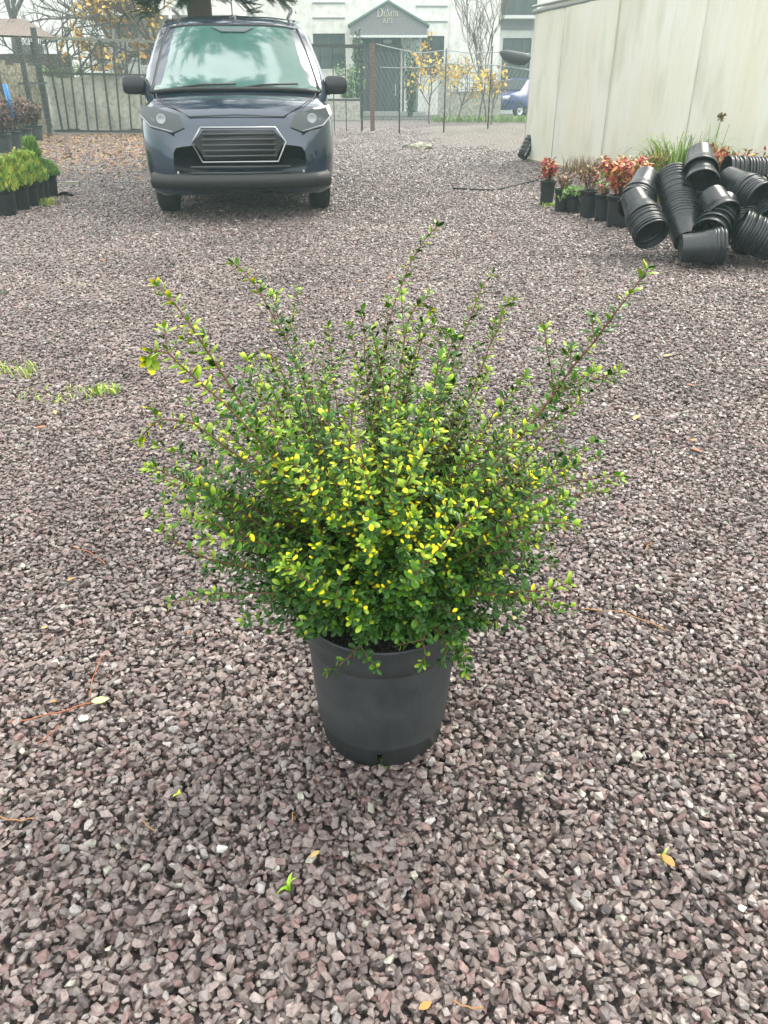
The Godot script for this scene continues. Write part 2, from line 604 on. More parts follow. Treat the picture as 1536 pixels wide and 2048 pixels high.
func shoot(bush: Node3D, pts: Array, thick: float, size: float, fresh: float, singles: int) -> void:
	var s := start()
	twig_tube(s, pts, thick, 0.0008, 6)
	var b := obj("branch", s, mats.twig, bush)
	if single_leaves + singles + 3 > 300:
		singles = maxi(0, 300 - single_leaves)
	leafy(pts, 0.30 if len_of(pts) > 0.2 else 0.08, 0.0052, size * 0.88, fresh, b, singles)
	single_leaves += singles
	# side twigs, mostly on the lower half
	for q in int(len_of(pts) / 0.14):
		var k := rng.randi_range(4, 10)
		var d: Vector3 = (pts[k + 1] - pts[k - 1]).normalized()
		var side := (d * 0.9 + rand_dir() * 0.75 + Vector3.UP * 0.15).normalized()
		var l := r(0.02, 0.075) * (1.0 if k < 8 else 0.45)
		var tw := [pts[k], pts[k] + side * l * 0.5 + Vector3.UP * 0.002, pts[k] + side * l + Vector3.UP * 0.008]
		twig_tube(twig_st, tw, 0.001, 0.0005, 4)
		leafy(tw, 0.15, 0.0060, size * 0.76, fresh, null, 0)

func pot_material() -> StandardMaterial3D:
	# dark slate plastic with a film of dust specks and faint scuffs
	var w := 512
	var im := Image.create(w, w, false, Image.FORMAT_RGB8)
	var a := noise_image(w, 0.006, 4, FastNoiseLite.TYPE_SIMPLEX_SMOOTH, 4)
	var g := RandomNumberGenerator.new()
	g.seed = 6
	for y in w:
		for x in w:
			var v: float = a.get_pixel(x, y).r
			var c := lin(0.020, 0.024, 0.026).lerp(lin(0.040, 0.045, 0.047), clampf((v - 0.25) * 1.8, 0, 1))
			im.set_pixel(x, y, c.lightened(g.randf() * 0.035))
	for k in 1500:
		var x := g.randi() % (w - 3)
		var y := g.randi() % (w - 3)
		im.set_pixel(x, y, lin(0.2, 0.2, 0.19).lerp(im.get_pixel(x, y), g.randf()))
	for k in 240:
		var x := g.randi() % (w - 60)
		var y := g.randi() % (w - 130)
		var l := g.randi_range(20, 120)
		for q in l:
			im.set_pixel(x + int(q * 0.06), y + q, im.get_pixel(x + int(q * 0.06), y + q).lightened(0.06))
	var m := mat(Color.WHITE, 0.5)
	m.albedo_texture = ImageTexture.create_from_image(im)
	m.uv1_triplanar = true
	m.uv1_scale = Vector3.ONE * 3.3
	return m

# ---------------------------------------------------------------- nursery pots
func nursery_pot_meshes() -> void:
	# 0.27 m high, base at the origin, mouth towards +y
	var w := start()
	lathe(w, [[0.1125, 0.0], [0.1145, 0.012], [0.1165, 0.03, 1], [0.131, 0.165, 1], [0.136, 0.19], [0.143, 0.195], [0.144, 0.222], [0.1485, 0.226], [0.149, 0.246]], 36, 18, 0.014)
	lathe(w, [[0.146, 0.246], [0.14, 0.19], [0.128, 0.17], [0.112, 0.022], [0.0, 0.02]], 36)
	mats.pot_wall = done(w)
	var lip := start()
	lathe(lip, [[0.149, 0.246], [0.156, 0.249], [0.157, 0.264], [0.1545, 0.27], [0.150, 0.27], [0.147, 0.262], [0.146, 0.246]], 36)
	mats.pot_lip = done(lip)
	var b := start()
	lathe(b, [[0.0, 0.006], [0.04, 0.006], [0.044, 0.001], [0.052, 0.001], [0.056, 0.006], [0.098, 0.006], [0.103, 0.0], [0.1125, 0.0]], 36)
	for k in 6:
		var a := TAU * k / 6
		box(b, Vector3(cos(a) * 0.072, 0.022, sin(a) * 0.072), Vector3(0.07, 0.012, 0.012), Basis(Vector3.UP, -a))
		lathe_at(b, [[0.016, 0.02], [0.019, 0.03], [0.024, 0.03], [0.026, 0.02]], 10, Vector3(cos(a + 0.52) * 0.078, 0, sin(a + 0.52) * 0.078))
	mats.pot_base = done(b)
	var m := mat(lin(0.012, 0.015, 0.017), 0.36)
	m.metallic_specular = 0.5
	var im := noise_image(256, 0.02, 4, FastNoiseLite.TYPE_SIMPLEX_SMOOTH, 14)
	m.roughness_texture = ramp_texture(im, [[0.0, Color(0.45, 0.45, 0.45)], [0.5, Color(0.8, 0.8, 0.8)], [1.0, Color(1, 1, 1)]])
	m.roughness = 0.42
	m.uv1_triplanar = true
	m.uv1_scale = Vector3.ONE * 6.0
	mats.black = m

func lathe_at(s: SurfaceTool, prof: Array, segs: int, at: Vector3) -> void:
	for k in prof.size() - 1:
		for q in segs:
			var a := TAU * q / segs
			var b := TAU * (q + 1) / segs
			quad(s, at + Vector3(cos(a) * prof[k][0], prof[k][1], sin(a) * prof[k][0]), at + Vector3(cos(b) * prof[k][0], prof[k][1], sin(b) * prof[k][0]), at + Vector3(cos(b) * prof[k + 1][0], prof[k + 1][1], sin(b) * prof[k + 1][0]), at + Vector3(cos(a) * prof[k + 1][0], prof[k + 1][1], sin(a) * prof[k + 1][0]))

const ORDER := ["first", "second", "third", "fourth", "fifth", "sixth", "seventh", "eighth", "ninth", "tenth", "eleventh", "twelfth", "thirteenth", "fourteenth", "fifteenth", "sixteenth", "seventeenth", "eighteenth", "nineteenth"]

func pot_stack(base: Vector3, axis: Vector3, n: int, gap: float, size: float, label: String, group: String, front := "") -> void:
	# nested pots: the base of the first at base, the mouths towards axis
	var y := axis.normalized()
	var b := aim(y)
	for k in n:
		var lab := label
		if n > 1:
			lab = "%s pot from the base of the %s" % [ORDER[k], label]
		if k == n - 1 and front != "":
			lab = front
		var t := thing("nursery_pot", lab, "plant pot", Vector3.ZERO, 0.0, group)
		var lean := (y + rand_dir() * 0.018).normalized()
		var x := lean.cross(b.x).normalized()
		var bb := Basis(x, lean, x.cross(lean)).rotated(lean, r(0, TAU))
		t.transform = Transform3D(bb.scaled_local(Vector3.ONE * size), base + y * gap * k * r(0.96, 1.04) + rand_dir() * 0.002)
		obj("wall", mats.pot_wall, mats.black, t)
		obj("rim", mats.pot_lip, mats.black, t)
		obj("base", mats.pot_base, mats.black, t)

func build_pile() -> void:
	rng.seed = 301
	var one := 0.27
	# each: where the mouth is, where the base end is, how many nested
	pot_line(Vector3(1.899, 0.200, -5.720), Vector3(1.834, 0.400, -6.050), 10, "tilted stack at the left front corner", "nested pots, left front stack", "open-mouthed black nursery pot lying at the left front corner of the pile")
	pot_line(Vector3(1.860, 0.325, -6.100), Vector3(1.998, 0.528, -6.350), 6, "short upright stack beside the big red plant", "nested pots, short upright stack")
	pot_line(Vector3(2.175, 0.532, -6.300), Vector3(2.154, 0.159, -5.720), 18, "longest stack, climbing to the back of the pile", "nested pots, long climbing stack")
	pot_line(Vector3(2.282, 0.508, -5.980), Vector3(2.343, 0.691, -6.280), 2, "pair crowning the pile", "nested pots on the crown", "upended black pot on the crown of the pile with its mouth facing the yard")
	pot_line(Vector3(2.371, 0.327, -5.720), Vector3(2.334, 0.465, -5.950), 1, "single black pot tipped mouth down over the stack in the middle of the pile", "single pots")
	pot_line(Vector3(2.269, 0.216, -5.620), Vector3(2.460, 0.391, -5.920), 4, "base-up stack in the middle of the pile", "nested pots, middle stack")
	pot_line(Vector3(2.333, 0.159, -5.520), Vector3(2.075, 0.139, -5.560), 4, "stack lying sideways in front of the pile", "nested pots, front row", "outermost of the black pots lying sideways in front of the pile")
	pot_line(Vector3(2.590, 0.176, -5.700), Vector3(2.605, 0.352, -6.100), 11, "dark-mouthed stack right of the sideways pots", "nested pots, right front stack", "open-mouthed black pot right of the pots lying sideways")
	pot_line(Vector3(2.677, 0.410, -5.850), Vector3(2.553, 0.512, -6.150), 9, "slanting stack on the right of the pile", "nested pots, right slanting stack", "outermost open black pot of the right slanting stack")
	pot_line(Vector3(2.611, 0.544, -6.450), Vector3(3.175, 0.505, -6.450), 15, "level stack along the top right", "nested pots, top right stack")
	pot_line(Vector3(2.750, 0.263, -5.750), Vector3(2.784, 0.311, -6.150), 6, "low stack at the right edge", "nested pots, right edge stack")
	pot_line(Vector3(2.910, 0.170, -5.700), Vector3(2.948, 0.318, -6.100), 6, "stack furthest right in the pile", "nested pots, furthest right stack")
	pot_line(Vector3(2.460, 0.265, -5.620), Vector3(2.829, 0.120, -5.500), 10, "stack lying across the right front edge", "nested pots, right front edge stack")
	pot_line(Vector3(2.807, 0.411, -6.350), Vector3(3.220, 0.447, -6.350), 10, "second level stack, under the top right one", "nested pots, second level stack")
	pot_line(Vector3(2.273, 0.254, -6.050), Vector3(2.597, 0.132, -6.150), 5, "stack buried in the heart of the pile", "nested pots, buried stack")

func pot_line(mouth: Vector3, base: Vector3, n: int, label: String, group: String, front := "") -> void:
	var d := mouth - base
	var l := d.length()
	var size := 0.80
	var gap: float = 0.0 if n == 1 else maxf((l - 0.27 * size) / (n - 1), 0.021)
	var y := d.normalized()
	var start_at := mouth - y * (0.27 * size + gap * (n - 1))
	# keep every pot above the gravel
	var low := minf(start_at.y, mouth.y) - 0.15 * sqrt(maxf(0.0, 1.0 - y.y * y.y)) * size
	if low < 0.004:
		start_at.y += 0.004 - low
	pot_stack(start_at, y, n, gap, size, label, group, front)

# ---------------------------------------------------------------- small potted plants
func simple_pot(t: Node3D, rad: float, high: float, m: Material) -> void:
	var s := start()
	lathe(s, [[0.0, 0.004], [rad * 0.76, 0.0], [rad * 0.78, 0.02, 1], [rad * 0.9, high * 0.78, 1], [rad * 0.92, high * 0.84], [rad * 0.97, high * 0.85], [rad * 0.98, high * 0.96], [rad * 1.02, high * 0.965], [rad * 1.02, high], [rad * 0.96, high], [rad * 0.93, high * 0.9]], 28, 14, 0.012)
	obj("pot", s, m, t)
	var d := start()
	for q in 20:
		var a := TAU * q / 20
		var b := TAU * (q + 1) / 20
		tri(d, Vector3(0, high * 0.92, 0), Vector3(cos(b) * rad * 0.93, high * 0.9, sin(b) * rad * 0.93), Vector3(cos(a) * rad * 0.93, high * 0.9, sin(a) * rad * 0.93))
	obj("soil", d, mats.soil, t)

func lance(L: float, W: float, curl := 0.2) -> ArrayMesh:
	# a plain pointed leaf along +x, white, to be tinted per copy
	var s := start()
	var prev := []
	for k in 5:
		var t := k / 4.0
		var w := W * 0.5 * sin(PI * clampf(0.06 + t * 0.94, 0, 1))
		var row := [Vector3(L * t, -curl * L * t * t - 0.15 * w, -w), Vector3(L * t, -curl * L * t * t + 0.1 * w, 0), Vector3(L * t, -curl * L * t * t - 0.15 * w, w)]
		if k > 0:
			for q in 2:
				quad(s, prev[q], prev[q + 1], row[q + 1], row[q])
		prev = row
	return done(s)

func tint_of(list: Array) -> Color:
	var c: Color = list[rng.randi() % list.size()]
	var v := r(0.7, 1.3)
	return Color(c.r * v, c.g * v, c.b * v)

func stems(t: Node3D, foot: Vector3, n: int, spread: float, high: float, col: Color, rad := 0.003) -> Array:
	# upright stems as one part; returns points near their upper ends
	var s := start()
	var ends := []
	for k in n:
		var a := r(0, TAU)
		var q := sqrt(rng.randf()) * spread
		var tip := foot + Vector3(cos(a) * q, high * r(0.6, 1.0), sin(a) * q)
		var c := curve(foot + Vector3(cos(a), 0, sin(a)) * q * 0.25, foot.lerp(tip, 0.5) + Vector3(0, high * 0.12, 0), tip, 4)
		tube(s, c, [rad, rad * 0.9, rad * 0.75, rad * 0.6, rad * 0.4], 4, false)
		ends.append(c)
	obj("stems", s, mat(col, 0.7), t)
	return ends

func leaf_cloud(t: Node3D, called: String, shoots_: Array, per: int, mesh: Mesh, size: float, cols: Array, from := 0.35, droop := 0.0, rough := 0.5) -> void:
	var w := []
	var c := []
	for pts in shoots_:
		for k in per:
			var u: float = r(from, 1.0) * (pts.size() - 1)
			var i: int = mini(int(u), pts.size() - 2)
			var p: Vector3 = pts[i].lerp(pts[i + 1], u - i)
			var d := (rand_dir() + Vector3(0, 0.25 - droop, 0)).normalized()
			w.append(Transform3D(scaled(aim(d, Vector3.UP + rand_dir() * 0.5), Vector3.ONE * size * r(0.6, 1.25)), p + rand_dir() * size * 0.4))
			c.append(tint_of(cols))
	if not mats.has("cloud%d" % int(rough * 100)):
		mats["cloud%d" % int(rough * 100)] = vmat(rough, 0.3)
	many(called, mesh, mats["cloud%d" % int(rough * 100)], w, c, t)

func build_row_plants() -> void:
	rng.seed = 402
	var red := [Color(0.42, 0.05, 0.045), Color(0.5, 0.10, 0.05), Color(0.35, 0.03, 0.05), Color(0.55, 0.22, 0.06), Color(0.60, 0.38, 0.12), Color(0.22, 0.20, 0.05)]
	var pinkish := [Color(0.45, 0.05, 0.07), Color(0.5, 0.10, 0.10), Color(0.30, 0.04, 0.05), Color(0.4, 0.28, 0.06)]
	var green := [Color(0.14, 0.26, 0.04), Color(0.20, 0.34, 0.05), Color(0.09, 0.18, 0.04)]
	var brown := [Color(0.18, 0.10, 0.05), Color(0.26, 0.16, 0.07), Color(0.14, 0.14, 0.04), Color(0.3, 0.07, 0.06)]
	var leaf := lance(1.0, 0.42)
	var row := [
		["red-tipped potted plant at the far end of the row by the plastic wall", Vector3(1.754, 0.000, -8.893), 0.085, 0.25, 0.10, 0.24, 16, 26, pinkish, 0.05],
		["half-bare brown potted plant, second in the row from the far end", Vector3(1.822, 0.000, -8.425), 0.085, 0.22, 0.12, 0.16, 10, 18, brown, 0.04],
		["trailing bright green plant spilling over its pot in the middle of the row", Vector3(1.922, 0.000, -8.316), 0.085, 0.17, 0.17, 0.11, 22, 30, green, 0.035],
		["sparse red and green plant in a black pot behind the trailing green one", Vector3(2.001, 0.000, -8.002), 0.105, 0.25, 0.15, 0.24, 12, 20, brown, 0.045],
		["narrow black pot of thin green and red shoots squeezed beside the big red plant", Vector3(2.077, 0.000, -7.772), 0.09, 0.24, 0.10, 0.16, 10, 16, [green[0], green[2], pinkish[1]], 0.045],
		["largest red and orange leaved plant, at the near end of the row beside the pots", Vector3(2.137, 0.000, -7.407), 0.135, 0.27, 0.23, 0.34, 44, 34, red, 0.055]]
	for e in row:
		var t := thing("potted_plant", e[0], "potted plant", e[1] + Vector3(0, 0.004, 0), r(0, TAU), "potted plants in a row by the plastic wall")
		simple_pot(t, e[2], e[3], mats.black)
		var sh := stems(t, Vector3(0, e[3] * 0.92, 0), e[6], e[4], e[5], Color(0.16, 0.08, 0.06))
		if e[8] == green:
			for c in sh:
				c[4].y -= 0.10
		leaf_cloud(t, "leaves", sh, e[7], leaf, e[9], e[8], 0.35, 0.25)
	# red plant further back at the right, behind the pile
	var back := [Vector3(3.690, 0.000, -8.425), Vector3(3.504, 0.000, -8.653), Vector3(2.983, 0.000, -9.232)]
	var labs := ["orange-red leaved plant showing over the top right stack of pots", "orange-red leaved plant behind the upended pot on the pile", "small red-leaved plant peeping between the short stack and the long stack"]
	for k in 3:
		var t := thing("potted_plant", labs[k], "potted plant", back[k] + Vector3(0, 0.004, 0), 0.0, "red plants behind the pile of pots")
		simple_pot(t, 0.12, 0.25, mats.black)
		var sh := stems(t, Vector3(0, 0.23, 0), 30, 0.24 if k < 2 else 0.15, 0.36 if k < 2 else 0.26, Color(0.16, 0.08, 0.06))
		leaf_cloud(t, "leaves", sh, 26, leaf, 0.055, red)
	# green sedge by the wall
	var t := thing("sedge_clump", "tall arching green sedge growing against the plastic wall behind the pots", "plant", Vector3(3.235, 0.000, -9.232))
	var s := start()
	var heads := []
	for k in 700:
		var a := r(0, TAU)
		var q := sqrt(rng.randf()) * 0.24
		var f := Vector3(cos(a) * q, 0, sin(a) * q)
		var l := r(0.40, 0.80)
		var o := Vector3(cos(a + r(-0.6, 0.6)), 0, sin(a + r(-0.6, 0.6))) * r(0.15, 0.55)
		var c := curve(f, f + o * 0.3 + Vector3(0, l * 1.1, 0), f + o + Vector3(0, l * r(0.35, 0.9), 0), 4)
		s.set_color(tint_of([Color(0.14, 0.27, 0.04), Color(0.21, 0.35, 0.05), Color(0.09, 0.18, 0.03), Color(0.32, 0.38, 0.09)]))
		blade(s, c, r(0.008, 0.014))
		if k % 24 == 0:
			heads.append(c[4])
	obj("blades", s, vmat(0.5, 0.3), t).set_meta("kind", "stuff")
	leaf_cloud(t, "low_leaves", stems(t, Vector3.ZERO, 60, 0.42, 0.34, Color(0.12, 0.16, 0.05)), 14, leaf, 0.07, green, 0.1)
	var stalk := thing("sedge_stalk", "single tall sedge stalk with a brown seed head above the upended pot", "plant", Vector3(3.588, 0.000, -9.232))
	s = start()
	var c2 := curve(Vector3.ZERO, Vector3(-0.03, 0.45, 0), Vector3(0.02, 0.86, 0.0), 6)
	tube(s, c2, [0.006], 5)
	for k in 3:
		tube(s, curve(Vector3(-0.1 + 0.06 * k, 0, 0), Vector3(-0.06 + 0.05 * k, 0.4, 0), Vector3(-0.09 + 0.10 * k, 0.78, 0.02), 5), [0.004], 4)
	obj("stalk", s, mat(lin(0.26, 0.33, 0.10), 0.6), stalk)
	var hs := start()
	for k in 40:
		var d := rand_dir()
		bar(hs, Vector3(0.02, 0.85, 0), Vector3(0.02, 0.85, 0) + d * 0.05, 0.004, 3)
	obj("seed_head", hs, mat(lin(0.16, 0.10, 0.03), 0.8), stalk)

func blade(s: SurfaceTool, c: Array, w: float) -> void:
	var n := c.size()
	var d: Vector3 = (c[n - 1] - c[0])
	var side := d.cross(Vector3.UP).normalized()
	if side.length() < 0.5:
		side = Vector3.RIGHT
	side = side.rotated(Vector3.UP, r(-1.2, 1.2))
	for k in n - 1:
		var a := w * 0.5 * (1.0 - pow(float(k) / (n - 1), 2.0))
		var b := w * 0.5 * (1.0 - pow(float(k + 1) / (n - 1), 2.0))
		quad(s, c[k] - side * a, c[k] + side * a, c[k + 1] + side * b, c[k + 1] - side * b)

func build_left_plants() -> void:
	rng.seed = 505
	# feathery golden conifers
	var spray := start()
	for k in 9:
		var t := k / 8.0
		for e in [-1.0, 1.0]:
			var base := Vector3(t * 0.85, 0, 0)
			var l := 0.36 * (1.0 - t * 0.75)
			var tip := base + Vector3(l * 0.8, 0.03 * sin(k * 2.1), e * l * 0.62)
			var wdt := Vector3(0.035, 0, -e * 0.03)
			tri(spray, base, tip + wdt, tip - wdt)
			tri(spray, base + Vector3(0.06, 0.0, 0), tip - wdt * 0.5 + Vector3(-0.08, 0.05, e * 0.05), tip * 0.7 + base * 0.3)
	quad(spray, Vector3(0, 0, -0.02), Vector3(0, 0, 0.02), Vector3(1, 0, 0.008), Vector3(1, 0, -0.008))
	var sp := done(spray)
	var gold := [Color(0.30, 0.46, 0.06), Color(0.44, 0.54, 0.07), Color(0.20, 0.37, 0.06), Color(0.14, 0.28, 0.06), Color(0.54, 0.56, 0.09)]
	var greeny := [Color(0.19, 0.36, 0.07), Color(0.28, 0.45, 0.08), Color(0.13, 0.26, 0.06)]
	var labs := ["golden conifer in the nearest black pot of the left row", "golden conifer in the second pot from the near end of the left row", "yellowest golden conifer, third pot of the left row", "golden conifer in the fourth pot of the left row", "tall pointed green conifer in the fifth pot of the left row", "low green conifer in the far black pot of the left row"]
	var spots := [Vector3(-3.772, 0.000, -8.173), Vector3(-3.794, 0.000, -8.538), Vector3(-3.816, 0.000, -8.852), Vector3(-3.851, 0.000, -9.102), Vector3(-3.899, 0.000, -9.366), Vector3(-3.926, 0.000, -9.692)]
	var highs := [0.30, 0.30, 0.32, 0.30, 0.44, 0.16]
	for k in 6:
		var t := thing("potted_conifer", labs[k], "potted conifer", spots[k] + Vector3(0, 0.004, 0), r(0, TAU), "golden conifers in pots on the left")
		simple_pot(t, 0.13, 0.25, mats.black)
		var h: float = highs[k]
		var foot := Vector3(0, 0.22, 0)
		var s := start()
		bar(s, foot, foot + Vector3(0, h * 0.8, 0), 0.006, 5)
		obj("stem", s, mat(lin(0.10, 0.05, 0.03), 0.8), t)
		var w := []
		var c := []
		for q in int(1300 * (0.5 + h)):
			var u := pow(rng.randf(), 0.8)
			var wide: float = (0.17 if k != 4 else 0.13) * (1.0 - pow(u, 1.6) * 0.75)
			var a := r(0, TAU)
			var rr := wide * sqrt(rng.randf())
			var p := foot + Vector3(cos(a) * rr, u * h * 0.9, sin(a) * rr)
			var d := Vector3(cos(a) * 0.55, 0.9, sin(a) * 0.55) + rand_dir() * 0.35
			w.append(Transform3D(scaled(aim(d, rand_dir()), Vector3.ONE * r(0.034, 0.068)), p))
			c.append(tint_of(gold if k < 4 else greeny))
		many("foliage", sp, cloud_mat(0.6), w, c, t)
	# dark red plants far left by the fence
	var dull := [Color(0.10, 0.035, 0.03), Color(0.16, 0.055, 0.04), Color(0.06, 0.05, 0.035), Color(0.22, 0.10, 0.07), Color(0.05, 0.03, 0.03)]
	var leaf := lance(1.0, 0.45)
	var far := [Vector3(-7.385, 0.000, -16.488), Vector3(-7.667, 0.000, -17.620), Vector3(-7.955, 0.000, -18.913), Vector3(-8.391, 0.000, -20.606)]
	var fl := ["dark red potted shrub nearest the left edge, by the fence", "dark red potted shrub under the blue stick", "dark red potted shrub with the reddest top, third from the left edge", "small dark red shrub in the last pot before the fence post"]
	for k in 4:
		var t := thing("potted_shrub", fl[k], "potted shrub", far[k] + Vector3(0, 0.004, 0), 0.0, "dark red shrubs in pots along the fence")
		simple_pot(t, 0.19, 0.36, mats.greypot)
		var sh := stems(t, Vector3(0, 0.33, 0), 46, 0.40 if k < 3 else 0.3, 0.66 if k < 3 else 0.5, Color(0.09, 0.05, 0.04), 0.004)
		leaf_cloud(t, "leaves", sh, 20, leaf, 0.065, dull, 0.2)

func cloud_mat(rough: float) -> StandardMaterial3D:
	var k := "cloud%d" % int(rough * 100)
	if not mats.has(k):
		mats[k] = vmat(rough, 0.3)
	return mats[k]

# ---------------------------------------------------------------- the plastic greenhouse on the right
func build_greenhouse() -> void:
	rng.seed = 606
	var t := thing("greenhouse", "long greenhouse walled with stained pale plastic film on the right", "greenhouse")
	var a := Vector3(2.50, 0, -14.9)
	var b := Vector3(4.07, 0, -8.73)
	var dir := (b - a).normalized()
	var out := Vector3(-dir.z, 0, dir.x)
	if out.x > 0:
		out = -out
	var H := 2.22
	var im := film_image()
	var m := mat(Color.WHITE, 0.42)
	m.albedo_texture = ImageTexture.create_from_image(im)
	m.uv1_scale = Vector3(1, 1, 1)
	m.backlight_enabled = true
	m.backlight = Color(0.25, 0.25, 0.22)
	var bulge := FastNoiseLite.new()
	bulge.seed = 8
	bulge.frequency = 0.8
	# film sheets, lapped at the posts
	var lens := [0.0, 1.12, 2.75, 4.75, 6.45, 8.2, 10.0, 12.0]
	for k in lens.size() - 1:
		var s := start()
		var nx := 14
		var ny := 18
		var L0: float = lens[k] - (0.02 if k > 0 else 0.0)
		var L1: float = lens[k + 1] + 0.02
		var P := []
		for i in nx + 1:
			var col := []
			for j in ny + 1:
				var l := lerpf(L0, L1, float(i) / nx)
				var h := H * j / ny
				var sag := sin(PI * i / nx) * 0.02
				var off := 0.02 * bulge.get_noise_2d(l, h * 0.6) + sag + 0.006 * (k % 2)
				col.append([a + dir * l + Vector3(0, h, 0) + out * (0.03 + off), Vector2(l / 6.0, 1.0 - h / 2.4)])
			P.append(col)
		for i in nx:
			for j in ny:
				for e in [[i, j], [i + 1, j], [i + 1, j + 1], [i, j], [i + 1, j + 1], [i, j + 1]]:
					s.set_uv(P[e[0]][e[1]][1])
					s.add_vertex(P[e[0]][e[1]][0])
		obj("film_sheet", s, m, t)
	var pm := mat(lin(0.33, 0.35, 0.33), 0.5, 0.3)
	for k in lens.size():
		var s := start()
		var f: Vector3 = a + dir * lens[k]
		bar(s, f + Vector3(0, 0, 0) - out * 0.03, f + Vector3(0, H, 0) - out * 0.03, 0.028, 8)
		obj("post", s, pm, t)
		# batten that clamps the lap
		var bt := start()
		box(bt, f + Vector3(0, H * 0.5, 0) + out * 0.045, Vector3(0.006, H, 0.006), Basis(Vector3.UP, atan2(dir.x, dir.z)))
		obj("batten", bt, mat(lin(0.45, 0.45, 0.40), 0.7), t)
	var s := start()
	bar(s, a + Vector3(0, H + 0.0, 0) + out * 0.03 - dir * 0.05, a + dir * 12.0 + Vector3(0, H, 0) + out * 0.03, 0.035, 8)
	obj("eave_pipe", s, pm, t)
	s = start()
	bar(s, a + Vector3(0, H + 0.07, 0) + out * 0.06 - dir * 0.05, a + dir * 12.0 + Vector3(0, H + 0.07, 0) + out * 0.06, 0.022, 8)
	obj("eave_pipe", s, pm, t)
	s = start()
	box(s, a + dir * 6.0 + Vector3(0, 0.02, 0) + out * 0.05, Vector3(0.05, 0.06, 12.0), Basis(Vector3.UP, atan2(dir.x, dir.z)))
	obj("ground_board", s, mat(lin(0.30, 0.26, 0.18), 0.85), t)
	# roof: ribbed sheets that climb away from the eave
	var rm := mat(Color.WHITE, 0.4)
	rm.albedo_color = lin(0.55, 0.55, 0.45)
	rm.backlight_enabled = true
	rm.backlight = Color(0.3, 0.3, 0.26)
	for k in 12:
		var rs := start()
		for q in 10:
			for e in 2:
				var l0 := k + (q + e * 0.5) * 0.1
				var l1 := l0 + 0.05
				var h0 := 0.022 * (1 if e == 0 else -1)
				var prev := []
				for j in 6:
					var u := j / 5.0
					var q0: Vector3 = a - out * (u * 3.2) + Vector3(0, H + 0.10 + 2.0 * sin(u * PI * 0.42), 0)
					var row := [q0 + dir * l0 + Vector3(0, -h0, 0), q0 + dir * l1 + Vector3(0, h0, 0)]
					if j > 0:
						quad(rs, prev[0], prev[1], row[1], row[0])
					prev = row
		obj("roof_sheet", rs, rm, t)
	# far gable wall
	s = start()
	var back := -out
	var prevt := Vector3.ZERO
	for j in 9:
		var u := j / 8.0
		var top: Vector3 = a + back * (u * 3.2) + Vector3(0, H + 2.0 * sin(u * PI * 0.42), 0)
		var foot: Vector3 = a + back * (u * 3.2)
		if j > 0:
			quad(s, a + back * ((j - 1) / 8.0 * 3.2), foot, top, prevt)
		prevt = top
	obj("gable_film", s, rm, t)
	# irrigation hose on the gravel along the row
	s = start()
	var hp := [Vector3(0.860, 0.000, -10.414), Vector3(1.343, 0.000, -10.251), Vector3(1.780, 0.000, -10.873), Vector3(2.212, 0.000, -11.640), Vector3(2.675, 0.000, -12.361), Vector3(3.118, 0.000, -12.515)]
	for k in hp.size():
		hp[k] += Vector3(0, 0.022, 0)
	tube(s, smooth_path(hp, 5), [0.011], 6)
	tag(obj("hose", s, mat(lin(0.012, 0.012, 0.013), 0.5)), "black irrigation hose lying on the gravel before the plastic wall", "hose")
	# rolled black drain pipe leaning at the far corner
	var d := thing("plastic_crate_tube", "black perforated plastic tube leaning against the far corner of the greenhouse", "plastic tube")
	s = start()
	var f0 := Vector3(2.387, 0.055, -14.600)
	var f1 := Vector3(2.539, 0.375, -14.750)
	f0.y = maxf(f0.y, 0.09)
	tube(s, [f0, f1], [0.09], 12)
	obj("tube", s, mats.black, d)
	for q in 4:
		s = start()
		var base := f0.lerp(f1, 0.18 + 0.2 * q)
		tube(s, [base, base + (f1 - f0).normalized() * 0.03], [0.098], 12)
		obj("rib", s, mats.black, d)
	s = start()
	for q in 9:
		var p := f0.lerp(f1, 0.1 + q * 0.09) + Vector3(0.02, 0.0, 0.088)
		box(s, p, Vector3(0.02, 0.02, 0.02))
	obj("perforations", s, mat(lin(0.5, 0.5, 0.48), 0.8), d)

func smooth_path(p: Array, per: int) -> Array:
	var out := []
	for k in p.size() - 1:
		for q in per:
			var a: Vector3 = p[maxi(k - 1, 0)]
			var d: Vector3 = p[mini(k + 2, p.size() - 1)]
			out.append((p[k] as Vector3).cubic_interpolate(p[k + 1], a, d, float(q) / per))
	out.append(p[p.size() - 1])
	return out

